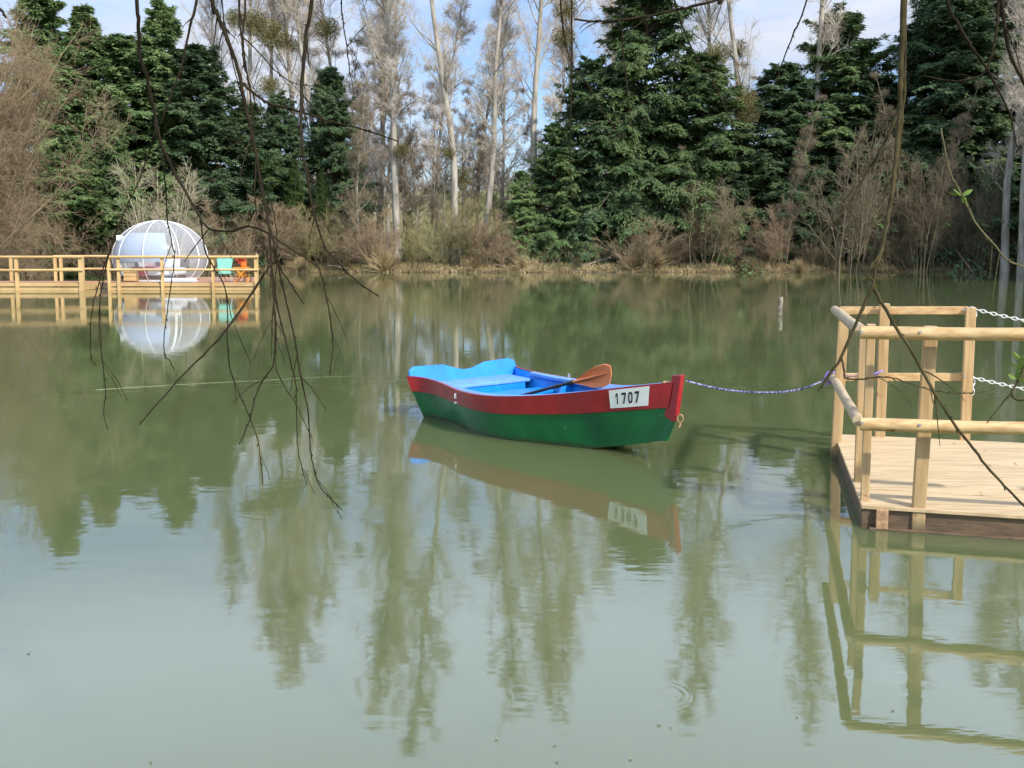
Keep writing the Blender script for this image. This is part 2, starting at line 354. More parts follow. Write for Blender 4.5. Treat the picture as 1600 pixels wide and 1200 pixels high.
def ground_mat():
    m = bpy.data.materials.new('bank_ground'); m.use_nodes = True; t = m.node_tree; b = t.nodes['Principled BSDF']; b.inputs['Roughness'].default_value = .95; b.inputs['Specular IOR Level'].default_value = .1
    g = t.nodes.new('ShaderNodeNewGeometry'); sp = t.nodes.new('ShaderNodeSeparateXYZ'); t.links.new(g.outputs['Position'], sp.inputs[0])
    def noise(s, det=5):
        n = t.nodes.new('ShaderNodeTexNoise'); n.inputs['Scale'].default_value = s; n.inputs['Detail'].default_value = det; t.links.new(g.outputs['Position'], n.inputs['Vector']); return n.outputs['Fac']
    def mix(f, a, bb):
        n = t.nodes.new('ShaderNodeMix'); n.data_type = 'RGBA'
        for k, x in (('Factor', f), ('A', a), ('B', bb)):
            if isinstance(x, tuple): n.inputs[k].default_value = x
            else: t.links.new(x, n.inputs[k])
        return n.outputs['Result']
    def rng(x, a, bb):
        n = t.nodes.new('ShaderNodeMapRange'); n.inputs[1].default_value = a; n.inputs[2].default_value = bb; t.links.new(x, n.inputs[0]); return n.outputs[0]
    dry = mix(rng(noise(1.1), .4, .6), (.25, .19, .095, 1), (.16, .17, .055, 1))
    dirt = mix(rng(noise(3), .4, .6), (.06, .042, .025, 1), (.13, .095, .055, 1))
    bank = mix(rng(sp.outputs['Z'], .10, .26), dirt, dry)
    field = mix(rng(noise(.06, 3), .4, .6), (.15, .155, .055, 1), (.24, .21, .10, 1))
    fin = mix(rng(sp.outputs['Y'], 74, 92), bank, field)
    t.links.new(fin, b.inputs['Base Color'])
    n2 = t.nodes.new('ShaderNodeBump'); n2.inputs['Distance'].default_value = .08; t.links.new(noise(4, 6), n2.inputs['Height']); t.links.new(n2.outputs[0], b.inputs['Normal'])
    return m
M['ground'] = ground_mat()

# ------------------------------------------------------------------ the setting: ground and water
POND = np.array([(-9, 2.0), (0, 2.1), (8, 2.0), (16, 5), (24, 18), (34, 36), (43, 56), (41, 62.5), (30, 61.8), (20, 60.8), (12, 60.3), (5, 60.0), (-3, 60.2),
                 (-9, 60.5), (-14, 60.3), (-18.5, 58), (-22, 54), (-26, 51), (-32, 49.5), (-40, 47), (-46, 40), (-40, 22), (-22, 7)], float)
def pond_dist(x, y):
    """signed distance, positive outside the pond"""
    p = np.stack([x, y], -1); best = np.full(x.shape, 1e9); ins = np.zeros(x.shape, bool)
    for i in range(len(POND)):
        a = POND[i]; b = POND[(i + 1) % len(POND)]; ab = b - a
        tt = np.clip(((p - a) @ ab) / (ab @ ab), 0, 1); d = np.linalg.norm(p - a - tt[..., None] * ab, axis=-1); best = np.minimum(best, d)
        c = ((a[1] > y) != (b[1] > y)); xi = (b[0] - a[0]) * (y - a[1]) / (b[1] - a[1] + 1e-12) + a[0]; ins ^= (c & (x < xi))
    return np.where(ins, -best, best)
def ground_z(x, y):
    d = pond_dist(x, y)
    wob = .25 * np.sin(x * 1.7 + y * .6) + .18 * np.sin(x * 3.9 - y * 1.1)
    d2 = d + wob * .6
    s = np.clip(d2 / 1.1, 0, 1); s = s * s * (3 - 2 * s)
    z = np.where(d2 < 0, np.maximum(-.7, d2 * .8) - .03, -.03 + .38 * s + np.clip(d2 - 1, 0, 12) * .03)
    z = z + np.where(d2 > 0, .05 * np.sin(x * .9) * np.sin(y * .7 + 1) * s, 0)
    r = np.clip((y - 72) / 90, 0, 1); z = z + np.where(d > 0, 9.5 * r * r * (3 - 2 * r), 0) + np.where(y > 162, (y - 162) * .012, 0)
    return z
def gz(x, y): return float(ground_z(np.array([x], float), np.array([y], float))[0])
xs = np.r_[-900, -500, -300, -200, -140, np.arange(-100, -50, 5), np.arange(-50, 50, .7), np.arange(50, 100, 5), 100, 140, 200, 300, 500, 900]
ys = np.r_[-300, -120, -50, -20, -8, np.arange(-3, 4, .5), np.arange(4, 44, 2.0), np.arange(44, 66, .5), np.arange(66, 90, 1.5), np.arange(90, 170, 8), 180, 220, 300, 450, 800, 1600]
X, Yg = np.meshgrid(xs, ys, indexing='ij')
g = MB().grid(np.stack([X, Yg, ground_z(X, Yg)], -1), flip=False)
go = obj('ground', g, M['ground'], smooth=True); go['kind'] = 'structure'
w = MB().box((0, 36.5, -2.0), (120, 77, 4.0))
wo = obj('water', w, M['water']); wo['kind'] = 'structure'
for o_ in (go,):
    if o_.data.polygons[0].normal.z < 0: o_.data.flip_normals()

# ------------------------------------------------------------------ branching growth, vectorised
def grow(rng, p0, d, Ln, r0, r1, K, gnarl=.12, up=0.0):
    N = len(p0); pts = np.zeros((N, K + 1, 3)); pts[:, 0] = p0; dd = nrm(d)
    for k in range(K):
        dd = nrm(dd + rng.normal(size=(N, 3)) * gnarl + np.array([0, 0, up]))
        pts[:, k + 1] = pts[:, k] + dd * (Ln / K)[:, None]
    t = np.linspace(0, 1, K + 1)
    rad = r0[:, None] * (1 - t) + r1[:, None] * t
    return pts, rad
def spawn(rng, pts, rad, n, t0, t1, ang, up=0.0):
    N, K1, _ = pts.shape; K = K1 - 1
    t = np.sort(rng.uniform(t0, t1, (N, n)), 1) * K * .999; i = t.astype(int); fr = (t - i)[..., None]
    ar = np.arange(N)[:, None]
    b = pts[ar, i] * (1 - fr) + pts[ar, i + 1] * fr; tan = nrm(pts[ar, i + 1] - pts[ar, i])
    rb = rad[ar, i] * (1 - fr[..., 0]) + rad[ar, i + 1] * fr[..., 0]
    rnd = rng.normal(size=(N, n, 3)); rnd -= (rnd * tan).sum(-1, keepdims=True) * tan; rnd = nrm(rnd)
    a = rng.normal(ang, ang * .18, (N, n))[..., None]
    d = tan * np.cos(a) + rnd * np.sin(a) + np.array([0, 0, up])
    return b.reshape(-1, 3), nrm(d).reshape(-1, 3), rb.reshape(-1), (t / K).reshape(-1)

def bare_tree(name, label, cat, seed, H, r, nl, t0, limb, ang, bark, twig, sub=(8, 7, 4), up=.06, wob=.03, tw=.009, topn=0, grp=None):
    rng = np.random.default_rng(seed); root = thing(name, label, cat, (0, 0, 0), grp)
    K = 14
    tp, tr = grow(rng, np.zeros((1, 3)), np.array([[0, 0, 1.]]), np.array([H]), np.array([r]), np.array([r * .10]), K, wob, .05)
    tr[:, 0] *= 1.35
    t = MB(); t.add(*tubes_np(tp, tr, 9))
    b, d, rb, tt = spawn(rng, tp, tr, nl, t0, .97, ang, up)
    Ln = limb * H * (1.05 - tt) * rng.uniform(.6, 1.15, nl) * np.clip((tt - t0) / .15 + .45, 0, 1) + .4
    lp, lr = grow(rng, b, d, Ln, np.minimum(rb * .6, .012 + Ln * .012), np.full(nl, .010), 7, .10, up)
    t.add(*tubes_np(lp, lr, 5))
    c = MB()
    if topn:
        bu, du, ru, tu = spawn(rng, tp, tr, topn, .56, .99, ang * 1.15, up)
        Lu = limb * H * 1.15 * (1.25 - tu) * rng.uniform(.5, 1.2, topn) + .5
        lq, lw = grow(rng, bu, du, Lu, np.minimum(ru * .6, .010 + Lu * .010), np.full(topn, .010), 7, .11, up)
        t.add(*tubes_np(lq, lw, 5)); lp = np.concatenate([lp, lq]); lr = np.concatenate([lr, lw]); Ln = np.concatenate([Ln, Lu])
    b2, d2, r2, t2 = spawn(rng, lp, lr, sub[0], .15, 1, .75, up)
    L2 = np.repeat(Ln, sub[0]) * .38 * rng.uniform(.5, 1.2, len(b2)) * (1.15 - t2) + .25
    p2, q2 = grow(rng, b2, d2, L2, np.minimum(r2 * .7, .02), np.full(len(b2), tw), 4, .14, up); c.add(*tubes_np(p2, q2, 3))
    b3, d3, r3, t3 = spawn(rng, p2, q2, sub[1], .15, 1, .8, up)
    L3 = np.repeat(L2, sub[1]) * .45 * rng.uniform(.5, 1.2, len(b3)) + .15
    p3, q3 = grow(rng, b3, d3, L3, np.full(len(b3), tw), np.full(len(b3), tw * .7), 2, .2, up); c.add(*tubes_np(p3, q3, 3))
    if sub[2]:
        b4, d4, r4, t4 = spawn(rng, p3, q3, sub[2], .1, 1, .85, up)
        L4 = np.repeat(L3, sub[2]) * .5 * rng.uniform(.5, 1.2, len(b4)) + .12
        p4, q4 = grow(rng, b4, d4, L4, np.full(len(b4), tw * .7), np.full(len(b4), tw * .4), 1, .2, up); c.add(*tubes_np(p4, q4, 3))
    obj('trunk', t, bark, root, True); obj('crown', c, twig, root, True)
    return root

def shrub(name, label, cat, seed, H, spread, ns, bark, sub=(9, 6, 3), tw=.008, base=.5, curve=.10, up=.05, grp=None):
    rng = np.random.default_rng(seed); root = thing(name, label, cat, (0, 0, 0), grp)
    a = rng.uniform(0, 2 * np.pi, ns); rr = base * np.sqrt(rng.random(ns)); p0 = np.stack([rr * np.cos(a), rr * np.sin(a), np.full(ns, -.1)], 1)
    tilt = np.abs(rng.normal(0, spread, ns)); az = a + rng.normal(0, .6, ns)
    d = np.stack([np.sin(tilt) * np.cos(az), np.sin(tilt) * np.sin(az), np.cos(tilt)], 1)
    Ln = H * rng.uniform(.55, 1.08, ns)
    sp, sr = grow(rng, p0, d, Ln, np.clip(Ln * .0052, .011, .065), np.full(ns, tw), 8, curve, up)
    s = MB(); s.add(*tubes_np(sp, sr, 5)); c = MB()
    b2, d2, r2, t2 = spawn(rng, sp, sr, sub[0], .12, 1, .6, up * 2)
    L2 = np.repeat(Ln, sub[0]) * .30 * rng.uniform(.4, 1.2, len(b2)) * (1.2 - t2) + .2
    p2, q2 = grow(rng, b2, d2, L2, np.minimum(r2 * .7, .018), np.full(len(b2), tw * .8), 4, .14, up); c.add(*tubes_np(p2, q2, 3))
    b3, d3, r3, t3 = spawn(rng, p2, q2, sub[1], .1, 1, .7, up * 2)
    L3 = np.repeat(L2, sub[1]) * .5 * rng.uniform(.4, 1.2, len(b3)) + .1
    p3, q3 = grow(rng, b3, d3, L3, np.full(len(b3), tw * .8), np.full(len(b3), tw * .5), 2, .2, up); c.add(*tubes_np(p3, q3, 3))
    if sub[2]:
        b4, d4, r4, t4 = spawn(rng, p3, q3, sub[2], .1, 1, .7, up)
        L4 = np.repeat(L3, sub[2]) * .55 * rng.uniform(.4, 1.2, len(b4)) + .08
        p4, q4 = grow(rng, b4, d4, L4, np.full(len(b4), tw * .6), np.full(len(b4), tw * .4), 1, .2, up); c.add(*tubes_np(p4, q4, 3))
    obj('stems', s, bark, root, True); obj('twigs', c, bark, root, True)
    return root

def conifer(name, label, seed, H, Rb, needles, dens=1.0, low=.03, pw=.85, droop=.5, card=(.27, .085), grp=None):
    """trunk, drooping boughs and many small sprays"""
    rng = np.random.default_rng(seed); root = thing(name, label, 'conifer', (0, 0, 0), grp)
    t = MB(); zs = np.linspace(0, 1, 12)
    t.add(*tubes_np(np.stack([.08 * np.sin(zs * 7), .08 * np.cos(zs * 5), zs * H * .985], 1)[None], (H * .013 * (1 - zs) + .02)[None], 8))
    nb = int(H * 23 * dens)
    u = rng.random(nb) ** 1.15 * (1 - low) + low
    az = rng.uniform(0, 2 * np.pi, nb)
    lump = 1 + .22 * np.sin(az * 2 + seed) * np.sin(u * 9 + seed * 1.7) + .16 * np.sin(az * 3 - u * 14)
    Lb = Rb * np.clip(1 - u, 0, 1) ** pw * rng.uniform(.48, 1.15, nb) * np.where(rng.random(nb) < .10, 1.3, 1.0) * lump * np.clip(u / .12 + .55, 0, 1) + .18
    K = 7; tt = np.linspace(0, 1, K + 1)
    rise = rng.uniform(-.20, .80, nb) + .42 * u
    zc = (u * H)[:, None] + Lb[:, None] * (rise[:, None] * tt - (droop + .25) * tt ** 2 * (1.15 - .6 * u[:, None]) + .18 * tt ** 4)
    rr = Lb[:, None] * (tt - .08 * tt ** 2); bend = rng.normal(0, .18, nb)[:, None] * tt ** 2
    pts = np.stack([rr * np.cos(az[:, None] + bend), rr * np.sin(az[:, None] + bend), zc], -1)
    t.add(*tubes_np(pts, (.006 + Lb * .010)[:, None] * (1.05 - tt), 4))
    c = MB()
    # side sprays
    ns = 17
    ts = rng.uniform(.18, 1.0, (nb, ns)) ** .8; i = np.minimum((ts * K).astype(int), K - 1); f = (ts * K - i)[..., None]; ar = np.arange(nb)[:, None]
    b = pts[ar, i] * (1 - f) + pts[ar, i + 1] * f; tan = nrm(pts[ar, i + 1] - pts[ar, i])
    side = nrm(np.cross(tan, np.array([0, 0, 1.]))) * np.where(rng.random((nb, ns, 1)) < .5, -1, 1)
    sl = (Lb[:, None] * .30 * (1.15 - ts) + .20) * rng.uniform(.5, 1.2, (nb, ns))
    sd = nrm(tan * .75 + side * .75 + rng.normal(0, .16, (nb, ns, 3)) + np.array([0, 0, -.10]))
    b, sd, sl, tan = b.reshape(-1, 3), sd.reshape(-1, 3), sl.ravel(), tan.reshape(-1, 3)
    nc = 17
    q = (np.arange(nc) + .3) / nc
    s = sl[:, None] * q
    pc = b[:, None] + sd[:, None] * s[..., None] + np.array([0, 0, -1.]) * (sl[:, None] * .45 * q ** 2)[..., None] + rng.normal(0, .035, (len(b), nc, 3))
    sgn = np.where(np.arange(nc) % 2 == 0, -1., 1.)[None, :, None]
    sv_ = nrm(np.cross(sd, np.array([0, 0, 1.])))[:, None]
    dc = nrm(sd[:, None] * .8 + sv_ * sgn * .65 + np.array([0, 0, -.48]) + rng.normal(0, .30, pc.shape))
    nv = nrm(np.array([0, 0, 1.]) + .55 * nrm(b * np.array([1, 1, 0]))[:, None] + rng.normal(0, .50, pc.shape))
    ln = card[0] * rng.uniform(.55, 1.25, pc.shape[:2]); wd = card[1] * rng.uniform(.6, 1.3, pc.shape[:2])
    c.add(*cards(pc.reshape(-1, 3), dc.reshape(-1, 3), nv.reshape(-1, 3), ln.ravel(), wd.ravel()))
    # leader tip
    n = 90; z = H * (1 - rng.random(n) ** 1.5 * .10); a = rng.uniform(0, 6.28, n); d = np.stack([np.cos(a) * .6, np.sin(a) * .6, np.full(n, .55)], 1)
    c.add(*cards(np.stack([0 * z, 0 * z, z], 1), d, rng.normal(size=(n, 3)), np.full(n, card[0]) * 1.0, np.full(n, card[1])))
    obj('trunk', t, M['bark'], root, True); obj('crown', c, needles, root, False)
    return root
PARK = []                                                   # prototypes are moved to their first place

def place(px, py_top, Y):
    """ground position and height for a plant whose stem is at px and top at py_top"""
    x = float(P(px, 400, Y)[0]); z = gz(x, Y); return (x, Y, z - .05), topz(py_top, Y) - z
USED = set()
def put(proto, H0, px, top, Y, label, rz=0, wide=1.0, lean=(0, 0), mats=None, group=None, H=None):
    loc, h = place(px, top, Y); h = H or h; k = h / H0
    sc = (k * wide, k * wide, k)
    if proto.name not in USED:
        USED.add(proto.name); proto.location = loc; proto.rotation_euler = (lean[0], lean[1], rz); proto.scale = sc; proto['label'] = label
        if group: proto['group'] = group
        if mats:
            for ch in proto.children:
                if ch.name.split('.')[0] in mats: ch.material_slots[0].link = 'OBJECT'; ch.material_slots[0].material = mats[ch.name.split('.')[0]]
        return proto
    return dup(proto, loc, rz, sc, label, group, lean, mats)

# ------------------------------------------------------------------ conifers
C1 = conifer('conifer', '-', 3, 16, 4.3, M['fir'], 1.1, pw=.88)
C2 = conifer('conifer', '-', 8, 16, 4.6, M['fir'], 1.35, pw=.52, droop=.6)
C3 = conifer('conifer', '-', 21, 14, 4.3, M['fir'], 1.25, pw=.62, droop=.42, low=.02)
FL, FD, FB = {'crown': M['firlight']}, {'crown': M['fir']}, {'crown': M['firblue']}
CONS = [  # proto, H0, px, top, Y, wide, mats, label, H override
    (C1, 16, 78, -40, 58, 1.2, FL, 'tallest bright green conifer at left, tip cut by the frame, beside brown bare tree', None),
    (C1, 16, 148, 12, 60, 1.25, FL, 'slim pointed conifer just right of the tallest bright green one, spire against the sky', None),
    (C3, 14, 203, 60, 61, 1.5, FL, 'shorter dark conifer filling the dip between two pointed conifer spires at left', None),
    (C1, 16, 264, 4, 62, 1.25, FL, 'blue-green pointed conifer with a feathery spire behind the bubble tent', None),
    (C3, 14, 318, 75, 62, 1.4, FB, 'dark conifer right of the bubble tent, half hidden behind bare brown branches', None),
    (C3, 14, 118, 215, 54, 1.1, FL, 'low bushy green conifer in front of the tall spires behind the walkway', None),
    (C2, 16, 185, 190, 57, .8, FL, 'broad low conifer behind the left side of the bubble tent', None),
    (C2, 16, 442, 150, 66, 1.0, FB, 'dark blue-green conifer with ragged outline left of the leaning pale trunk', None),
    (C3, 14, 520, 110, 67, .9, FB, 'sparse dark conifer standing just behind the leaning pale trunk', None),
    (C3, 14, 392, 165, 65, 1.4, FD, 'ivy-green conifer behind the thick tuft of hanging willow branches', None),
    (C2, 16, 1008, -70, 66.5, 1.1, FD, 'tallest broad conifer in the middle of the far bank, top cut by the frame', None),
    (C2, 16, 925, 95, 66, 1.25, FB, 'dark shoulder conifer on the left flank of the broad middle conifer', None),
    (C3, 14, 868, 195, 64.6, 1.15, FD, 'lower conifer with layered boughs left of the middle conifer group', None),
    (C3, 14, 815, 268, 63.8, 1.1, FL, 'smallest feathery conifer at the left end of the middle conifer group', None),
    (C2, 16, 1088, 85, 66.5, 1.45, FD, 'conifer on the right flank of the broad middle conifer, below the mistletoe', None),
    (C3, 14, 985, 215, 65.0, 1.15, FL, 'low front conifer with boughs down to the bank in the middle conifer group', None),
    (C2, 16, 1215, 105, 68, 1.5, FB, 'dark conifer with rounded top beside the pale birch-like trunk at right', None),
    (C2, 16, 1300, 22, 69, 1.35, FD, 'tall conifer behind the grey sapling, right of the pale trunk', None),
    (C3, 14, 1362, 125, 67.5, 1.7, FB, 'shaded conifer directly behind the thick hanging olive branch', None),
    (C2, 16, 1465, -40, 68, 1.4, FB, 'tall dark conifer right of the thick hanging olive branch, top out of frame', None),
    (C3, 14, 1545, -30, 69, 1.6, FD, 'dark conifer behind the thick trunk at the right edge', None),
    (C3, 14, 1430, 255, 66.5, 1.4, FB, 'low shaded conifer filling the dark bank right of the thick hanging branch', None),
    (C3, 14, 1535, 245, 67, 1.4, FB, 'low shaded conifer in the dark corner left of the right edge trunks', None),
    (C3, 14, 1270, 240, 66, 1.3, FB, 'low dark conifer behind the red-brown shrub on the right bank', None),
    (C3, 14, 1150, 215, 66, 1.6, FB, 'low shaded conifer between the middle and the right conifer groups', None),
    (C2, 16, 1625, 10, 68, 1.0, FB, 'dark conifer cut by the right edge of the photo', None),
]
for k, (pr, h0, px, top, Y, wide, mt, lab, hh) in enumerate(CONS):
    put(pr, h0, px, top, Y, lab, rz=k * 2.399, wide=wide, mats=mt, H=hh)

IVY = {'crown': M['ivy']}
for k, (px, top, Y, wd, lab) in enumerate([(418, 235, 62, .45, 'ivy-clad bare trunk behind the left hanging tuft'), (462, 250, 62.5, .5, 'ivy-clad trunk left of the long dark hanging branch'), (505, 265, 63, .4, 'ivy-clad trunk right of the long dark hanging branch'),
                                          (140, 315, 52.5, 1.6, 'low green bramble bush behind the walkway rail'), (212, 335, 55, 1.5, 'dark green low bush behind the left side of the bubble tent'), (640, 330, 66, .6, 'dark ivy mound between the forked and the thickest poplars'), (348, 290, 60, .8, 'dark ivy bush right behind the bubble tent')]):
    put(C3, 14, px, top, Y, lab, rz=k * 1.3, wide=wd, mats=IVY)
for k, (x, y, H) in enumerate([(37.5, 44, 18), (42, 48, 20), (34.5, 39, 16), (46, 53, 19)]):  # unseen conifers added to throw shade on the far right bank
    dup(C2, (x, y, gz(x, y)), k * 1.7, H / 16 * 1.1, 'unseen large conifer added beyond the right edge to shade the far corner', 'added shade conifers beyond the right edge', mats=FD)

# ------------------------------------------------------------------ poplars and other bare trees
T1 = bare_tree('poplar_tree', '-', 'bare tree', 5, 30, .28, 40, .28, .20, .60, M['popbark'], M['poptwig'], (9, 7, 4), .07, tw=.006, topn=36)
T2 = bare_tree('poplar_tree', '-', 'bare tree', 14, 30, .27, 42, .18, .17, .66, M['popbark'], M['poptwig'], (8, 7, 4), .06, wob=.035, tw=.006, topn=38)
T3 = bare_tree('slender_tree', '-', 'bare tree', 33, 18, .13, 40, .12, .17, .75, M['brownbark'], M['tw_brown'], (7, 6, 4), .05, wob=.04)
POPS = [
    (T1, 30, 622, 66, 31, 0, (-.004, -.012), 'pale forked bank poplar, leftmost of the three nearest trunks left of the middle conifers'),
    (T2, 30, 708, 64, 32, 1.2, (0, -.004), 'thickest straight pale poplar trunk rising from the olive shrub'),
    (T2, 30, 757, 65, 29, 2.6, (0, -.040), 'pale poplar leaning left between the thickest poplar and the white-trunked one'),
    (T1, 30, 832, 67, 32, 3.9, (0, -.020), 'white-trunked poplar alone against blue sky left of the middle conifers'),
    (T1, 30, 893, 70, 31, 5.0, (0, .004), 'poplar with two mistletoe balls behind the left shoulder of the middle conifers'),
    (T2, 30, 1163, 69, 33, .7, (0, .002), 'pale poplar rising out of the dip right of the middle conifers'),
    (T1, 30, 1265, 68, 32, 2.0, (0, 0), 'white poplar trunk rising in front of the right conifers'),
    (T2, 30, 1386, 72, 31, 3.1, (0, -.006), 'pale poplar showing above the conifers beside the thick hanging olive branch'),
    (T1, 30, 395, 69, 28, 4.2, (0, .005), 'poplar hung with mistletoe behind the left tuft of hanging branches'),
    (T2, 30, 424, 70, 27, 5.3, (0, 0), 'poplar with a row of mistletoe balls, right of the left hanging tuft'),
    (T1, 30, 463, 71, 30, .3, (0, .004), 'poplar with dense twiggy crown beside the long dark hanging branch'),
    (T2, 30, 497, 70, 29, 1.6, (0, .0), 'poplar carrying a reddish twig mass behind the sparse dark conifer'),
    (T2, 30, 592, 74, 30, 2.7, (0, -.006), 'slimmer poplar just left of the forked bank poplar, set further back'),
    (T1, 30, 1105, 76, 30, .9, (0, 0), 'bare pinkish crown behind the right flank of the middle conifers'),
    (T1, 30, 340, 74, 25, 2.2, (0, 0), 'bare brown-crowned poplar behind the dark conifer right of the bubble tent'),
    (T2, 30, 545, 80, 29, 1.1, (0, 0), 'distant poplar behind the leaning pale trunk, twigs against the sky'),
    (T2, 30, 1572, 60, 30, 4.0, (0, .008), 'thick grey-brown trunk near the right edge, with bare side branches'),
    (T1, 30, 1598, 59, 27, 5.1, (0, 0), 'trunk cut by the right edge of the photo, bare side branches'),
    (T2, 30, 965, 78, 27, 5.6, (0, 0), 'bare pale crown standing behind the tip of the middle conifers'),
]
for pr, h0, px, Y, H, rz, lean, lab in POPS:
    put(pr, h0, px, 0, Y, lab, rz=rz, lean=lean, H=H, wide=.95)
# leaning pale trunk
put(T3, 18, 566, 0, 62.5, 'pale slender trunk leaning to the left in front of the sparse dark conifer', rz=1, lean=(0, -.20), H=13, mats={'trunk': M['popbark']})
rng = np.random.default_rng(4)
for px, Y, H in [(540, 72, 15), (556, 78, 17), (577, 70, 13), (600, 76, 16), (640, 72, 15), (652, 70, 12), (676, 78, 16), (690, 71, 11), (722, 79, 14), (735, 72, 11), (775, 74, 13), (790, 80, 12),
                 (512, 71, 14), (470, 68, 11), (360, 64, 11), (845, 78, 14), (1135, 70, 14), (1190, 74, 13)]:
    put(T3, 18, px, 0, Y, 'thin leafless grey-brown tree among the trunks behind the bank', rz=rng.uniform(0, 6), lean=(0, rng.normal(0, .03)), H=H, group='thin leafless trees behind the bank')

for px, Y, H, lab in [(562, 70, 21, 'slender pale trunk just right of the sparse dark conifer'), (606, 70, 22, 'slender pale trunk close left of the forked bank poplar'), (636, 74, 23, 'slender pale trunk right of the forked bank poplar'), (682, 76, 24, 'slender pale trunk close left of the thickest poplar'),
                     (745, 77, 24, 'slender pale trunk behind the left-leaning poplar'), (785, 74, 22, 'slender pale trunk between left-leaning and white-trunked poplars'), (530, 74, 22, 'slender pale trunk in front of the reddish twig mass'), (862, 75, 22, 'slender pale trunk left of the two mistletoe balls'),
                     (1228, 62.5, 11, 'thin bare tree in front of the rounded dark conifer'), (1404, 62.5, 13, 'thin bare trunk beside the thick hanging olive branch'), (1455, 62.8, 12, 'thin bare trunk in front of the tall dark conifer at right'), (1085, 62.5, 8, 'thin bare tree before the right flank of the middle conifers')]:
    put(T3, 18, px, 0, Y, lab, rz=px * 1.3, lean=(0, ((px * 7) % 11 - 5) * .008), H=H, mats={'trunk': M['popbark'] if H > 15 else M['brownbark'], 'crown': M['poptwig'] if H > 15 else M['tw_dim']})

# mistletoe
def mistletoe():
    rng = np.random.default_rng(2); root = thing('mistletoe_ball', '-', 'mistletoe', (0, 0, 0), 'mistletoe balls in the poplars')
    c = MB(); n = 1500; d = nrm(rng.normal(size=(n, 3))); r = rng.random(n) ** .45
    p = d * r[:, None] * np.array([1, 1, .92]); c.add(*cards(p, nrm(d + rng.normal(0, .6, (n, 3))), rng.normal(size=(n, 3)), rng.uniform(.10, .22, n), rng.uniform(.04, .07, n)))
    s = MB(); m = 160; d = nrm(rng.normal(size=(m, 3))); pp, rr = grow(rng, np.zeros((m, 3)), d, np.full(m, .98), np.full(m, .014), np.full(m, .006), 4, .22); s.add(*tubes_np(pp, rr, 3))
    obj('leaves', c, M['mist'], root); obj('twigs', s, M['tw_olive'], root); return root
ML = mistletoe(); first = True
for px, py, Y, r, lab in [
    (395, 36, 67, .95, 'mistletoe ball in the poplar crown beside the left hanging tuft'), (426, 52, 68, 1.05, 'round mistletoe ball highest in the row right of the left hanging tuft'),
    (366, 28, 67, .7, 'dark small mistletoe ball partly behind the left hanging tuft'), (448, 68, 69, .75, 'brownish mistletoe ball touching the largest one of the row'),
    (420, 136, 68, .85, 'lower grey mistletoe ball above the dark conifer'), (883, 16, 69, .9, 'upper of two mistletoe balls left of the middle conifers'),
    (880, 57, 69, .85, 'lower of two mistletoe balls left of the middle conifers'), (1121, 84, 66, .85, 'yellow-green mistletoe ball between middle conifers and pale poplar'),
    (1163, 155, 66, .95, 'olive mistletoe ball at the foot of the pale poplar in the dip'), (1168, 180, 65.5, .8, 'lowest olive mistletoe ball hanging under another in the dip'),
    (627, 235, 65.5, .55, 'small dark mistletoe ball on the forked bank poplar'), (702, 240, 63.5, .45, 'tiny mistletoe clump on the thickest poplar trunk'),
    (722, 278, 66, .85, 'dark ragged mistletoe clump low beside the thickest poplar'), (512, 45, 69, .9, 'reddish brown mistletoe ball high above the sparse dark conifer'),
    (510, 130, 69, .8, 'brown mistletoe ball just above the sparse dark conifer'), (1152, 78, 70, .8, 'dim grey mistletoe ball behind the yellow-green one')]:
    o = ML if first else dup(ML, (0, 0, 0), 0, 1, lab, 'mistletoe balls in the poplars'); first = False
    o.location = P(px, py, Y); o.scale = (r,) * 3; o.rotation_euler = (0, 0, px); o['label'] = lab

# ------------------------------------------------------------------ shrubs
S1 = shrub('bare_shrub', '-', 'shrub', 3, 4, .30, 26, M['tw_brown'], (9, 6, 3), base=.7)
S2 = shrub('bare_shrub', '-', 'shrub', 7, 4, .42, 34, M['tw_olive'], (8, 6, 3), base=1.0, curve=.13)
S3 = shrub('tall_shrub', '-', 'shrub', 9, 7, .16, 14, M['tw_pale'], (12, 7, 3), base=.8, curve=.07)
BIG = shrub('bare_willow', '-', 'bare tree', 12, 14, .40, 64, M['tw_orange'], (26, 9, 4), tw=.010, base=1.5, curve=.10, up=.02)
put(BIG, 14, -95, 30, 47, 'large orange-brown bare willow spreading over the left edge of the photo', wide=.85, H=14.5)
put(BIG, 14, -260, 30, 45, 'second bare willow mostly beyond the left edge, branches reaching in', rz=2, wide=1.0, H=15)
tb = lambda k: {'stems': M[k], 'twigs': M[k]}
put(S3, 7, 250, 232, 53, 'pale straw-coloured bare shrub standing directly behind the bubble tent', rz=0, wide=1.1, mats=tb('tw_pale'))
put(S3, 7, 1322, 178, 60.8, 'tall grey bare sapling clump left of the thick hanging olive branch', rz=1, wide=1.0, mats=tb('tw_dim'))
put(S2, 4, 716, 315, 62, 'broad yellow-olive bare shrub around the thickest poplar trunk', rz=2, wide=1.2, mats=tb('tw_olive'))
put(S2, 4, 655, 340, 62.5, 'olive bare shrub left of the broad yellow-olive one', rz=3, wide=1.0, mats=tb('tw_olive'))
put(S1, 4, 755, 330, 61.4, 'red-brown bare shrub at the water edge under the left-leaning poplar', rz=4, wide=1.2, mats=tb('tw_red'))
put(S1, 4, 1105, 292, 61.6, 'brown bare shrub in front of the right flank of the middle conifers', rz=5, wide=1.3, mats=tb('tw_brown'))
put(S1, 4, 1212, 325, 61.6, 'red-brown bare shrub on the bank below the rounded dark conifer', rz=1, wide=1.1, mats=tb('tw_red'))
put(S2, 4, 1000, 345, 61.0, 'low straw-brown shrub at the foot of the middle conifers', rz=2, wide=1.3, mats=tb('tw_orange'))
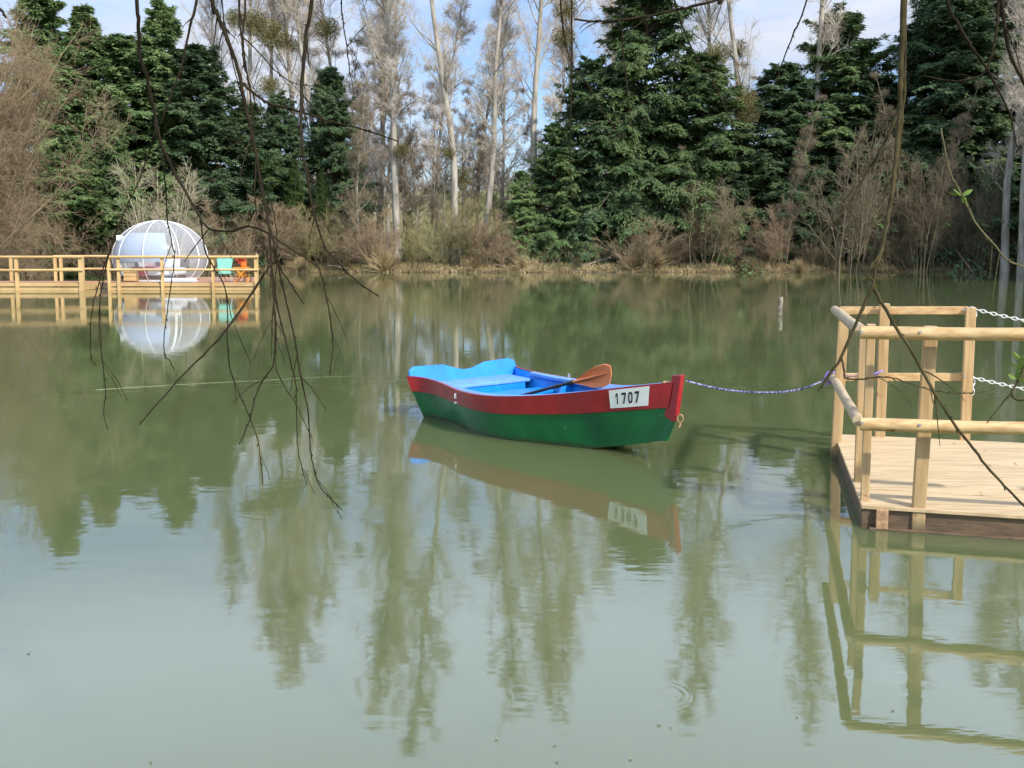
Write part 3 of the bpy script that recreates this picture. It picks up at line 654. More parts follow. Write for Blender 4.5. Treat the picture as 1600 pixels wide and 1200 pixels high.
put(S2, 4, 70, 320, 52, 'brown twiggy shrub behind the walkway, right of the large bare willow', rz=1, wide=1.2, mats=tb('tw_orange'))
put(S1, 4, 590, 330, 61.5, 'straw-brown shrub at the foot of the forked bank poplar', rz=.4, wide=1.1, mats=tb('tw_orange'))
rng = np.random.default_rng(11)
for px, top, Y in [(330, 338, 58), (372, 312, 60), (300, 368, 55), (410, 322, 61), (452, 327, 61.5), (495, 322, 62), (535, 337, 62), (140, 363, 52), (185, 378, 51.5), (30, 348, 50), (-20, 358, 48),
                   (790, 374, 61.5), (1055, 368, 62), (1160, 378, 61.6), (1265, 368, 61.8), (1370, 348, 62.5), (1425, 358, 62), (1480, 348, 62.5), (1530, 363, 62), (1580, 353, 62.5), (1300, 388, 61.2), (1180, 398, 61.2)]:
    kk = ['tw_brown', 'tw_olive', 'tw_brown', 'tw_orange', 'tw_red'][rng.integers(5)]
    if px > 1350: kk = 'tw_dim'  # darker twig colour puts the right bank's shade into these shrubs
    put([S1, S2][rng.integers(2)], 4, px, top, Y, 'leafless brown shrub in the thicket along the far bank', rz=rng.uniform(0, 6), wide=rng.uniform(.9, 1.4), mats=tb(kk), group='leafless shrubs of the bank thicket')
for px, top, Y in [(1438, 220, 61.5), (1470, 245, 62.5), (1395, 235, 63), (1520, 225, 62)]:
    put(S3, 7, px, top, Y, 'thin grey sapling clump in the shade under the right conifers', rz=px, wide=.8, mats=tb('tw_dim'), group='thin saplings under the right conifers')  # shade under the conifers is put into the dim twig colour too

# undergrowth: uncountable low twigs, and the dry grass of the bank
def bank_points(rng, n, y0, y1, pxr=(-150, 1750)):
    px = rng.uniform(*pxr, n); x = []; Yv = []
    line = np.array([(-250, 47.5), (0, 50.2), (130, 51.0), (250, 53), (330, 57), (420, 60.4), (600, 60.6), (800, 60.2), (1000, 60.4), (1200, 61), (1600, 62), (1800, 62.6)])
    yb = np.interp(px, line[:, 0], line[:, 1]); Y = yb + rng.uniform(y0, y1, n); X_ = (px - 800) / FPX * Y
    return X_, Y, ground_z(X_, Y)
rng = np.random.default_rng(6)
X_, Y_, Z_ = bank_points(rng, 3600, .8, 9)
n = len(X_); c = MB(); Ln = rng.uniform(.5, 2.0, n) * np.clip((rng.random(n)) + .45, 0, 1.1) * np.interp(X_ / Y_, [-.185, -.165, -.02, .0, .28, .36], [.85, .42, .42, .85, .85, .5])
d = nrm(np.stack([rng.normal(0, .35, n), rng.normal(0, .35, n), np.ones(n)], 1))
pp, rr = grow(rng, np.stack([X_, Y_, Z_ - .05], 1), d, Ln, np.full(n, .013), np.full(n, .006), 4, .16); c.add(*tubes_np(pp, rr, 3))
b2, d2, r2, t2 = spawn(rng, pp, rr, 7, .2, 1, .6); p2, q2 = grow(rng, b2, d2, np.repeat(Ln, 7) * .3 + .1, np.full(len(b2), .008), np.full(len(b2), .004), 2, .2); c.add(*tubes_np(p2, q2, 3))
ug = obj('undergrowth', c, mat('undergrowth_twigs', (.34, .28, .15), .9, col2=(.12, .10, .05), vscale=1.1), smooth=True); ug['kind'] = 'stuff'; ug['label'] = 'brown tangled undergrowth along the far bank'  # darker noise tone puts the thicket's inner shade into the twig colour
X_, Y_, Z_ = bank_points(rng, 26000, -.2, 2.4); n = len(X_)
cl = .5 + .5 * np.sin(X_ * 1.3) * np.sin(X_ * .37 + 1); Ln = (rng.uniform(.05, .35, n) + .55 * cl ** 4 * rng.random(n)) 
c = MB(); d = nrm(np.stack([rng.normal(0, .5, n), rng.normal(0, .5, n) - .25, np.ones(n)], 1))
c.add(*cards(np.stack([X_, Y_, Z_ - .02], 1), d, np.stack([rng.normal(0, .4, n), -np.ones(n), rng.normal(0, .4, n)], 1), Ln, rng.uniform(.02, .05, n)))
dg = obj('dry_grass', c, M['dry']); dg['kind'] = 'stuff'; dg['label'] = 'dry straw-coloured grass along the far water edge'
X_, Y_, Z_ = bank_points(rng, 16000, .3, 7); n = len(X_); c = MB()
d = nrm(np.stack([rng.normal(0, .5, n), rng.normal(0, .5, n), np.ones(n)], 1))
c.add(*cards(np.stack([X_, Y_, Z_ - .02], 1), d, np.stack([rng.normal(0, .4, n), -np.ones(n), rng.normal(0, .4, n)], 1), rng.uniform(.10, .35, n), rng.uniform(.025, .05, n)))
gg = obj('green_grass', c, M['grass']); gg['kind'] = 'stuff'; gg['label'] = 'short green grass on the bank behind the walkway'
# dry grass tussocks one can tell apart
def tussock():
    rng = np.random.default_rng(1); n = 420; a = rng.uniform(0, 6.28, n); t = np.abs(rng.normal(0, .5, n)); c = MB()
    d = np.stack([np.sin(t) * np.cos(a), np.sin(t) * np.sin(a), np.cos(t)], 1); Ln = rng.uniform(.5, 1.0, n)
    pts, rad = grow(rng, d * np.array([.3, .3, 0]) * rng.random((n, 1)), d, Ln, np.full(n, .014), np.full(n, .004), 4, .12, -.10); c.add(*tubes_np(pts, rad, 3))
    return tag(obj('grass_tussock', c, M['dry']), '-', 'tussock', 'dry tussocks on the far bank')
TU = tussock()
for k, (px, s, lab) in enumerate([(1022, 1.5, 'large straw-coloured tussock at the water edge below the middle conifers'), (985, 1.1, 'straw tussock just left of the largest tussock'), (600, 1.7, 'tall straw tussock at the foot of the forked bank poplar'),
                                  (740, 1.1, 'straw tussock under the left-leaning poplar'), (815, 1.0, 'straw tussock in front of the smallest feathery conifer'), (1170, 1.1, 'straw tussock below the low shaded conifer'), (1245, 1.0, 'straw tussock beneath the white poplar trunk'),
                                  (470, 1.0, 'straw tussock on the bank right of the far platform')]):
    o = TU if k == 0 else TU.copy()
    if k: COL.objects.link(o)
    x = (px - 800) / FPX * 61; Yq = 60.9 if px > 500 else 60.8
    o.location = (x, Yq, gz(x, Yq) - .05); o.scale = (s, s, s); o.rotation_euler = (0, 0, k); o['label'] = lab
for px, py, ln, az, lab in [(905, 413, 2.2, .15, 'fallen brown log lying on the bank before the middle conifers'), (790, 414, 1.6, 2.6, 'fallen pale branch on the bank at the left end of the middle conifers'), (1330, 417, 1.9, .3, 'fallen branch on the bank below the grey sapling clump'), (545, 418, 1.4, 2.9, 'fallen branch on the bank left of the forked poplar')]:
    c0 = P(px, py, 61.0); c0[2] = gz(c0[0], 61.0) + .06; fb_rng = np.random.default_rng(px); d0 = np.array([math.cos(az), math.sin(az) * .3, .10])
    pp, rr = grow(fb_rng, c0[None], d0[None], np.array([ln]), np.array([.09]), np.array([.03]), 8, .10); m = MB(); m.add(*tubes_np(pp, rr, 7))
    b2, d2, r2, t2 = spawn(fb_rng, pp, rr, 7, .3, 1, .7, .2); p2, q2 = grow(fb_rng, b2, d2, fb_rng.uniform(.3, .9, len(b2)), np.full(len(b2), .022), np.full(len(b2), .008), 4, .15); m.add(*tubes_np(p2, q2, 4))
    tag(obj('fallen_branch', m, M['brownbark'], smooth=True), lab, 'fallen branch')
# far hedge line beyond the field
rng = np.random.default_rng(17); n = 2600
X_ = rng.uniform(-150, 150, n); Y_ = rng.uniform(165, 176, n); Z_ = ground_z(X_, Y_); c = MB(); Ln = rng.uniform(1.5, 4.2, n) * (1 + .5 * np.sin(X_ * .13))
pp, rr = grow(rng, np.stack([X_, Y_, Z_], 1), nrm(np.stack([rng.normal(0, .3, n), rng.normal(0, .3, n), np.ones(n)], 1)), Ln, np.full(n, .09), np.full(n, .04), 3, .15); c.add(*tubes_np(pp, rr, 3))
b2, d2, r2, t2 = spawn(rng, pp, rr, 6, .2, 1, .6); p2, q2 = grow(rng, b2, d2, np.repeat(Ln, 6) * .3 + .2, np.full(len(b2), .06), np.full(len(b2), .03), 1, .2); c.add(*tubes_np(p2, q2, 3))
fh = obj('hedgerow', c, mat('hedge_twigs', (.24, .19, .14), .9)); fh['kind'] = 'stuff'; fh['label'] = 'distant brown hedgerow beyond the field'

# ------------------------------------------------------------------ far dock with the bubble tent
YF = 38.0
DK = .30
def far_x(px, Y=YF): return float(P(px, 430, Y)[0])
fd = thing('wooden_walkway', 'long pale wooden pontoon with plank deck and double rail at the left edge', 'walkway', (far_x(60), YF, 0))
xl, xr = far_x(-330), far_x(130)
m = MB(); m.box(((xl + xr) / 2, YF + .85, DK - .02), (xr - xl, 1.7, .05)); obj('deck', m, M['far_deck'], fd)
m = MB(); m.box(((xl + xr) / 2, YF - .02, DK - .075), (xr - xl, .05, .13)); m.box(((xl + xr) / 2, YF - .03, .055), (xr - xl, .05, .11)); m.box((xr + .02, YF + .86, .14), (.05, 1.72, .26)); obj('edge_beam', m, M['far_wood'], fd)
for px in (-150, -60, 28, 129):
    m = MB(); x = far_x(px); m.beam((x, YF - .08, -.4), (x, YF - .08, DK + 1.06), .11 if px != 129 else .2, .11); obj('post', m, M['far_wood'], fd)
for px in (-100, 18, 87, 96):
    m = MB(); x = far_x(px, YF + 1.75); m.beam((x, YF + 1.75, -.4), (x, YF + 1.75, DK + 1.04), .10, .10); obj('post', m, M['far_wood'], fd)
for z in (1.02, .50):
    m = MB(); m.tube([(xl, YF - .15, DK + z), (xr + .05, YF - .15, DK + z)], .05, 8); obj('rail', m, M['far_wood'], fd, 'auto')
    m = MB(); m.tube([(far_x(85, YF + 1.8), YF + 1.82, DK + z), (far_x(172, YF + 1.8), YF + 1.82, DK + z)], .045, 8); obj('rail', m, M['far_wood'], fd, 'auto')
m = MB(); m.tube([P(px, py, YF - .2) for px, py in [(18, 455), (30, 460), (42, 463.5), (54, 464), (68, 461), (80, 456)]], .018, 6)
tag(obj('slack_rope', m, M['far_wood'], smooth=True), 'pale slack rope sagging under the edge of the far walkway', 'rope')

pf = thing('floating_platform', 'floating wooden platform with rails that carries the bubble tent', 'platform', (far_x(290), YF, 0))
xl, xr = far_x(174), far_x(404); YB = YF + 6.2
m = MB()
for k in range(24):
    y = YF + .13 + k * (YB - YF) / 24; xe = xr - .27 * (y - YF); m.box(((xl + xe) / 2, y, DK - .02), (xe - xl, (YB - YF) / 24 - .012, .045))
obj('deck', m, M['far_deck'], pf)
m = MB(); x0 = far_x(128); m.box(((x0 + xl) / 2 - .01, YF + 2.6, DK - .025), (xl - x0 - .03, 2.4, .045)); obj('landing', m, M['far_deck'], pf)
m = MB(); m.box(((x0 + xl) / 2, YF + 1.42, .14), (xl - x0 - .06, .05, .24)); obj('side_beam', m, M['far_dark'], pf)
m = MB(); m.box(((xl + xr) / 2, YF - .02, DK - .075), (xr - xl + .04, .05, .13)); m.box(((xl + xr) / 2, YF - .01, .06), (xr - xl + .04, .05, .11)); obj('edge_beam', m, M['far_wood'], pf)
m = MB(); m.box((xl + .1, (YF + YB) / 2, .13), (.06, YB - YF - .1, .24)); m.beam((xr - .1, YF + .05, .13), (xr - .1 - .27 * 6.1, YB - .05, .13), .06, .24); obj('float_beam', m, M['far_dark'], pf)
for px in (172, 187, 255, 334, 401):
    m = MB(); x = far_x(px); m.beam((x, YF - .09, -.4), (x, YF - .09, DK + 1.06), .10, .10); obj('post', m, M['far_wood'], pf)
for z, rr_ in ((1.02, .055), (.52, .045)):
    m = MB(); m.tube([(far_x(175), YF - .16, DK + z), (far_x(406), YF - .16, DK + z)], rr_, 8); obj('rail', m, M['far_wood'], pf, 'auto')
    m = MB(); m.tube([(xr - .02, YF - .1, DK + z), (xr - .02 - .27 * (YB - YF), YB, DK + z)], rr_, 8); obj('rail', m, M['far_wood'], pf, 'auto')
m = MB(); XQ = xr - .02 - .27 * (YB - YF); m.beam((XQ, YB, DK - .3), (XQ, YB, DK + 1.06), .10, .10); obj('post', m, M['far_wood'], pf)

# bubble tent
YD = 40.4; xc = far_x(252, YD); RD = (322 - 182) / 2 / FPX * YD; ZC = DK + .95; HT = topz(345, YD) - ZC
dome = thing('bubble_tent', 'transparent inflatable bubble tent with white seams and white curtain inside', 'tent', (xc, YD, DK))
def dome_pt(az, el, k=1.0):
    r = RD * math.cos(el) * k
    return (xc + r * math.cos(az), YD + r * math.sin(az), ZC + (HT if el > 0 else ZC - DK + .35) * math.sin(el) * k)
elo = -math.asin(.95 / (ZC - DK + .35))
els = np.linspace(elo, math.pi / 2 - .001, 22)
m = MB(); m.grid(np.array([[dome_pt(a, e) for a in np.linspace(0, 2 * math.pi, 49)] for e in els])); obj('shell', m, M['shell'], dome, True)
for k in range(10):
    a = k * 2 * math.pi / 10 + .30
    m = MB(); m.tube([dome_pt(a, e, 1.005) for e in els], 0.03 if k == 8 else .016, 6, cap=False); obj('seam', m, M['white'], dome, True)
m = MB(); m.tube([dome_pt(a, elo, 1.0) for a in np.linspace(0, 2 * math.pi, 49)], .07, 8, cap=False); obj('base_ring', m, M['white'], dome, True)
m = MB(); aa = np.linspace(math.pi * .62, math.pi * 1.66, 60)
m.grid(np.array([[dome_pt(a, e, .93 + .012 * math.sin(a * 60)) for a in aa] for e in np.linspace(-.12, .80, 12)])); obj('curtain', m, M['curtain'], dome, True)
m = MB(); xb = far_x(191, YD - .5); m.box((xb - .05, YD - .5, topz(372, YD)), (.2, .24, .24)); m.tube([(xb, YD - .5, topz(372, YD)), (xb + .45, YD - .4, topz(374, YD))], .09, 8)
obj('air_blower', m, M['white'], dome, bevel=.03)
# door arch on the right with twin white strips
m = MB(); 
for off in (0.0, .10): m.tube([dome_pt(5.35 + off, e, 1.012) for e in els], .02, 6, cap=False)
obj('door_zip', m, M['white'], dome, True)
# bed
bx0, bx1 = far_x(205, YD), far_x(288, YD)
bed = thing('bed', 'bed with white covers, pillows and dark headboard inside the bubble tent', 'bed', ((bx0 + bx1) / 2, YD, DK))
m = MB(); m.box(((bx0 + bx1) / 2, YD + .55, DK + .62), (bx1 - bx0 + .1, .08, .55)); obj('headboard', m, M['headb'], bed, bevel=.02)
m = MB(); m.box(((bx0 + bx1) / 2, YD - .35, DK + .38), (bx1 - bx0 - .1, 1.7, .30)); obj('mattress', m, M['linen'], bed, bevel=.08)
m = MB(); m.box(((bx0 + bx1) / 2, YD - .35, DK + .14), (bx1 - bx0 - .16, 1.64, .18)); obj('bed_frame', m, M['headb'], bed)
for px in (225, 264):
    m = MB(); m.box((far_x(px, YD), YD + .32, DK + .72), (.72, .2, .36), [[1, 0, 0], [0, .9, .43], [0, -.43, .9]]); obj('pillow', m, M['linen'], bed, bevel=.09)
m = MB(); m.box((far_x(236, YD), YD - .36, DK + .40), (.62, 1.76, .36)); obj('throw', m, M['pink'], bed, bevel=.03)
m = MB(); x = far_x(205, YF + 1.0)
m.box((x, YF + 1.0, DK + .27), (.48, .34, .50))
for k in range(3): m.box((x, YF + .82, DK + .10 + k * .17), (.50, .02, .12))
tag(obj('wooden_crate', m, M['far_wood'], bevel=.01), 'small pale wooden crate standing left of the bed by the rail', 'crate')
m = MB(); xm = far_x(275, YF + .5); m.box((xm, YF + .62, DK + .03), (1.5, .6, .05)); m.box((xm, YF + .9, DK + .10), (1.3, .3, .10))
tag(obj('door_mat', m, M['linen'], bevel=.01), 'white flat mat on the platform in front of the bed', 'mat')

# mint chair
YC = 38.9; x = far_x(351, YC)
ch = thing('garden_chair', 'mint green plastic garden chair with grey legs beside the bubble tent', 'chair', (x, YC, DK))
zt = topz(402.5, YC); zb = topz(428, YC)
m = MB(); prof = [(x - .33, zt - .06), (x - .25, zt), (x + .25, zt), (x + .33, zt - .06), (x + .24, zb), (x - .24, zb)]
m.prism([(a, YC - .02 - (zt - b) * .25 + .12, b) for a, b in prof], (0, .05, .01)); obj('backrest', m, M['mint'], ch, bevel=.015)
m = MB(); m.box((x, YC + .22, zb + .04), (.52, .5, .05)); obj('seat', m, M['mint'], ch, bevel=.015)
for sx in (-1, 1):
    m = MB(); m.box((x + sx * .29, YC + .2, zb + .24), (.07, .46, .035)); obj('armrest', m, M['mint'], ch, bevel=.01)
    for sy in (-.03, .42):
        m = MB(); m.tube([(x + sx * .24, YC + sy, zb + .03), (x + sx * .30, YC + sy, DK)], .018, 6); obj('leg', m, M['metal'], ch)
# orange folding table
YT = 38.9; x = far_x(379, YT); zt = topz(418, YT)
tb_ = thing('folding_table', 'small orange folding table with crossed legs beside the mint chair', 'table', (x, YT, DK))
m = MB()
for k in range(6): m.box((x, YT - .25 + k * .1, zt), (.56, .085, .03))
obj('tabletop', m, M['tabor'], tb_)
for sy in (-.24, .24):
    for s in (-1, 1):
        m = MB(); m.beam((x - s * .24, YT + sy + s * .02, zt - .02), (x + s * .28, YT + sy + s * .02, DK), .05, .03, up=(0, 1, 0)); obj('leg', m, M['tabor'], tb_)
m = MB(); m.tube([(x - .24, YT - .24, zt - .3), (x + .24, YT + .24, zt - .3)], .015, 6); obj('brace', m, M['tabor'], tb_)
fp = thing('flower_pot', 'orange pot of red flowers standing on the small orange table', 'flower pot', (x, YT, zt))
m = MB(); m.tube([(x + .05, YT, zt + .016), (x + .05, YT, zt + .12), (x + .05, YT, zt + .24)], np.array([.10, .14, .15]), 12); obj('pot', m, M['orange'], fp, True)
rng = np.random.default_rng(5); n = 260; d = nrm(rng.normal(size=(n, 3))); m = MB()
m.add(*cards(np.array([x - .05, YT, zt + .30]) + d * rng.random((n, 1)) ** .5 * np.array([.17, .15, .14]), d, rng.normal(size=(n, 3)), np.full(n, .07), np.full(n, .06))); obj('flowers', m, M['flower'], fp)

# stake in the water
m = MB(); a = PZ(1218, 490, 0); a0 = a + np.array([0, 0, -.4]); b = P(1220, 464, a[1])
m.tube([a0, a, (a + b) / 2 + np.array([.01, 0, 0]), b], np.array([.07, .07, .062, .062]), 9)
tag(obj('mooring_stake', m, mat('grey_stake', (.34, .29, .22), .8, col2=(.10, .08, .055), vscale=6), smooth=False), 'short lone wooden stake standing out of the water right of the boat', 'stake')

# ------------------------------------------------------------------ the rowing boat
BX, BY, TH, BL = -.551, 10.806, .937, 3.297
WB = np.r_[.731, .703, .701, .264, .03]; ZB = np.r_[.443, .419, .431, .544, .70]
ax = np.array([math.cos(TH), -math.sin(TH), 0]); pr = np.array([math.sin(TH), math.cos(TH), 0]); up3 = np.array([0, 0, 1.])
def lag(u, v):
    us = np.linspace(0, 1, 5); r = 0
    for i in range(5):
        l = 1
        for j in range(5):
            if i != j: l = l * (u - us[j]) / (us[i] - us[j])
        r = r + l * v[i]
    return r
def bp(s, l, z): return np.array([BX, BY, 0]) + ax * s + pr * l + up3 * z
_u = np.linspace(.5, .85, 200); UT = float(_u[np.argmin(np.abs(np.gradient(lag(_u, WB), _u) - (.02 - lag(_u, WB)) / (1 - _u)))])
def sheer_w(u): return max(.018, float(lag(u, WB)) if u < UT else float(np.interp(u, [UT, 1.0], [lag(UT, WB), .02])))
def sheer_z(u): return float(lag(u, ZB))
def chine_z(u): return float(np.interp(u, [0, .5, .72, .88, 1], [-.10, -.10, -.02, .085, .18]))
def chine_w(u): return max(.012, sheer_w(u) - .30 * (sheer_z(u) - chine_z(u)) * min(1, (1.0 - u) / .22 + .12))
RAKE = .30
def side_pt(u, t, sgn, out=0.0):
    """t=0 sheer, t=1 chine; transom and stem rake included"""
    zs, zc = sheer_z(u), chine_z(u); z = zs + (zc - zs) * t
    wv = sheer_w(u) + (chine_w(u) - sheer_w(u)) * t + out + .018 * math.sin(math.pi * t) * (1 - u)
    s = u * BL + (1 - u) ** 3 * RAKE * (zs - z) - u ** 3 * .22 * (zs - z)
    return bp(s, sgn * max(wv, .006), z)
boat = thing('rowing_boat', 'small green rowing boat with red upper band and blue inside moored on the pond', 'boat', tuple(bp(BL / 2, 0, 0)))
us = np.linspace(0, 1, 42); TB = .40
def band_t(u): return float(np.interp(u, [0, .3, .6, .8, 1], [.29, .295, .325, .37, .42]))
m = MB()
for sg in (-1, 1):
    m.grid(np.array([[side_pt(u, t, sg) for t in np.linspace(band_t(u) - .02, 1, 8)] for u in us]), flip=sg > 0)
obj('hull', m, M['green'], boat, True)
m = MB()   # bottom
m.grid(np.array([[side_pt(u, 1, -1), side_pt(u, 1, 1)] for u in us])); obj('bottom', m, M['brown'], boat)
for sg in (-1, 1):      # red upper strake with thickness
    m = MB(); rows = []
    for u in us:
        tt_ = band_t(u)
        rows.append([side_pt(u, -.012, sg, -.018), side_pt(u, -.012, sg, .012), side_pt(u, tt_ * .5, sg, .014), side_pt(u, tt_, sg, .014), side_pt(u, tt_ + .01, sg, -.002)])
    m.grid(np.array(rows), flip=sg > 0)
    e0 = rows[0]; m.ngon([[0, 1, 2, 3, 4]], e0)
    obj('upper_strake', m, M['red'], boat, 'auto')
m = MB()                # inner lining
for sg in (-1, 1):
    m.grid(np.array([[side_pt(u, t, sg, -.022) for t in np.linspace(0, .82, 5)] for u in us[:-2]]), flip=sg < 0)
obj('lining', m, M['blue'], boat, True)
m = MB(); m.grid(np.array([[side_pt(u, .82, -1, -.02), side_pt(u, .82, 1, -.02)] for u in us[:-3]])); obj('floor_boards', m, M['blue'], boat)
# side decks widening into the foredeck
def inner_w(u): return max(0.0, sheer_w(u) - float(np.interp(u, [0, .12, .5, .62, .72], [.03, .07, .17, .26, .50])))
for sg in (-1, 1):
    m = MB(); ud = [u for u in us if u > .14]
    G = []
    for u in ud:
        o_ = side_pt(u, -.014, sg, -.016); zz = o_[2]; iw = inner_w(u); i_ = bp(u * BL, sg * iw, zz - .004)
        G.append([o_, i_, i_ - up3 * .03])
    m.grid(np.array(G), flip=sg < 0); obj('side_deck', m, M['lilac'], boat, 'auto')
# transom with two raised ears
sz0 = sheer_z(0); wv0 = sheer_w(0)
pf_ = [(-wv0 * .99, sz0 - .01), (-wv0 * .985, sz0 + .055), (-wv0 * .90, sz0 + .10), (-wv0 * .38, sz0 + .095), (-wv0 * .16, sz0 + .045), (wv0 * .0, sz0 + .02), (wv0 * .14, sz0 + .03), (wv0 * .40, sz0 + .085), (wv0 * .86, sz0 + .100), (wv0 * .96, sz0 + .07), (wv0 * .99, sz0 - .01)]
wc0 = chine_w(0); zc0 = chine_z(0)
poly = [bp((sz0 - z) * RAKE if z < sz0 else -(z - sz0) * RAKE, l, z) for l, z in pf_] + [bp((sz0 - zc0) * RAKE, wc0 * .955, zc0), bp((sz0 - zc0) * RAKE, -wc0 * .955, zc0)]
m = MB(); m.prism(poly, ax * .045 + up3 * .004); obj('transom', m, M['blue'], boat, bevel=.012)
# thwarts
def thwart(s0, s1, z, name, th=.035, mt='lilac'):
    u = (s0 + s1) / 2 / BL; wv = sheer_w(u) - .30 * (sheer_z(u) - z) - .035
    m = MB(); m.box(bp((s0 + s1) / 2, 0, z - th / 2), (s1 - s0, 2 * wv, th), [ax, pr, up3]); return obj(name, m, M[mt], boat, bevel=.008)
thwart(.06, .50, .37, 'stern_seat'); thwart(.62, .88, .285, 'rowing_seat', mt='blue'); 
m = MB(); m.box(bp(.50, 0, .20), (.03, .98, .26), [ax, pr, up3]); obj('seat_front', m, M['blue'], boat)
for sg in (-1, 1):
    for s in (1.05, 1.75):
        m = MB(); u = s / BL
        q = [side_pt(u, .02, sg, -.02), side_pt(u, .80, sg, -.02), bp(s, sg * (sheer_w(u) - .33), .02), bp(s, sg * (sheer_w(u) - .16), sheer_z(u) - .06)]
        m.prism(q, ax * .04); obj('rib', m, M['blue'], boat)
# stem post
top = .735; zt_ = sheer_z(1.0)
sl = [(BL - .11, .40), (BL - .035, zt_ - .02), (BL - .02, top + .03), (BL + .085, top + .045), (BL + .03, .42), (BL + .0, .36)]
m = MB(); m.prism([bp(s, -.026, z) for s, z in sl], pr * .052); obj('stem_post', m, M['red'], boat, bevel=.006)
sl = [(BL - .16, .42), (BL + .02, .42), (BL - .01, .34), (BL - .085, .178), (BL - .17, .17)]
m = MB(); m.prism([bp(s, -.018, z) for s, z in sl], pr * .036); obj('stem_foot', m, M['green'], boat, bevel=.006)
# number plate, both sides share the same number
def find_u(px):
    best = min(us if False else np.linspace(.4, 1, 400), key=lambda u: abs(proj(side_pt(u, .2, -1, .016))[0] - px)); return float(best)
def proj(p):
    X_, Y_, Z_ = p[0], p[1], p[2] - HC; d = Y_ * CP - Z_ * SP; return (800 + FPX * X_ / d, Y0 - FPX * (Y_ * SP + Z_ * CP) / d)
u0, u1 = find_u(953), find_u(1014)
m = MB(); tA, tB = .04, .86
def plate_pt(a, b, o=.020):
    u = u0 + (u1 - u0) * a; return side_pt(u, band_t(u) * (tA + (tB - tA) * b), -1, o)
m.grid(np.array([[plate_pt(a, b, .0195) for b in np.linspace(0, 1, 4)] for a in np.linspace(0, 1, 9)]))
m.grid(np.array([[plate_pt(a, b, .016) for b in (0, 1)] for a in np.linspace(0, 1, 9)]), flip=True)
plate = obj('number_plate', m, M['white'], boat, 'auto')
DIG = {'1': [[(.30, 0), (.58, 0), (.58, 1), (.34, 1), (.34, .24), (.12, .36), (.12, .17)]], '7': [[(.04, 0), (.92, 0), (.92, .18), (.56, 1), (.26, 1), (.62, .20), (.04, .20)]], '0': 'ring'}
m = MB()
for k, ch_ in enumerate('1707'):
    x0 = .15 + k * .165; wd = .125; y0_, hh = .20, .60
    q = lambda a, b: plate_pt(x0 + wd * a, y0_ + hh * b, .0225)
    if ch_ == '0':
        n = 24; ang = np.linspace(0, 2 * math.pi, n + 1)
        sq = lambda t, e=.7: math.copysign(abs(t) ** e, t)
        m.grid(np.array([[q(.5 + .46 * sq(math.cos(a)), .5 + .5 * sq(math.sin(a))), q(.5 + .20 * sq(math.cos(a)), .5 + .32 * sq(math.sin(a)))] for a in ang]))
    else:
        for pl in DIG[ch_]: m.ngon([list(range(len(pl)))], [q(a, b) for a, b in pl])
obj('number_lettering', m, M['ink'], plate)
# mooring ring on the stem, oarlock on the near side
m = MB(); c0 = bp(BL + .035, -.0, .405); an = np.linspace(0, 2 * math.pi, 19)
m.tube([c0 + ax * (.028 + .024 * math.cos(a)) + up3 * (-.005 + .034 * math.sin(a)) + pr * .01 * math.cos(a) for a in an], .006, 7, cap=False); obj('mooring_ring', m, M['rust'], boat, True)
m = MB(); c0 = bp(BL + .06, 0, .372); m.tube([c0, c0 - up3 * .025 + ax * .006, c0 - up3 * .05 - pr * .012], .008, 6); obj('shackle', m, M['rust'], boat)
uo = .30; a_ = side_pt(uo, .06, -1, .025); m = MB(); m.tube([a_, a_ - up3 * .05 - pr * .005], .013, 7); m.tube([a_ - up3 * .085 + ax * .02 * math.cos(t) * 0 + np.array([0, 0, .0]) for t in (0,)] + [a_ - up3 * .10], .018, 7); obj('oarlock', m, M['white'], boat)
b_ = side_pt(uo, .0, 1, .0); m = MB(); m.tube([b_, b_ + up3 * .05], .012, 7); obj('oarlock', m, M['metal'], boat)
m = MB(); k0 = bp(BL - .085, 0, top - .05); m.tube([k0 - ax * .03, k0 + ax * .03], .02, 8); m.tube([k0 - ax * .035 + pr * .03, k0 - ax * .035 - pr * .03], .016, 8); obj('cleat', m, M['rust'], boat)

# oar lying over the side deck, blade towards the bow
oar = thing('oar', 'oar with orange plastic blade and dark shaft lying in the boat', 'oar', tuple(P(870, 600, 9.5)))
YA = 9.55
A0 = P(800, 622, 10.1); A1 = P(893, 597.5, 9.45); A2 = P(949, 583, 9.05)
m = MB(); m.tube([A0, (A0 + A1) / 2, A1], .017, 10); obj('shaft', m, M['black'], oar, True)
m = MB(); d_ = nrm(A1 - A0); m.tube([A1 - d_ * .05, A1 + d_ * .03], .024, 10); m.tube([A0 + (A1 - A0) * .75, A0 + (A1 - A0) * .79], .022, 10); obj('collar', m, M['black'], oar, True)
out_ = [(895, 597), (912, 584), (927, 574), (944, 569.5), (953, 572), (955, 585), (952, 600), (944, 605), (926, 606), (911, 602), (898, 599)]
def dep(px): return 9.45 - (px - 893) / 56 * .40
front = [P(px, py, dep(px)) for px, py in out_]
m = MB(); cen = np.mean(front, 0); back_off = np.array([.01, .022, .004])
inner = [cen + (p_ - cen) * .55 + np.array([0, .022, 0]) for p_ in front]; nO = len(front)
m.add(np.r_[front, inner], [[i, (i + 1) % nO, nO + (i + 1) % nO, nO + i] for i in range(nO)]); m.ngon([list(range(nO))], inner)
fb = [p_ + back_off for p_ in front]; ib = [p_ + np.array([0, .014, 0]) for p_ in inner]
m.add(np.r_[fb, ib], [[i, nO + i, nO + (i + 1) % nO, (i + 1) % nO] for i in range(nO)]); m.ngon([list(range(nO))[::-1]], ib)
m.add(np.r_[front, fb], [[i, nO + i, nO + (i + 1) % nO, (i + 1) % nO] for i in range(nO)])
obj('blade', m, M['orange'], oar, 'auto')
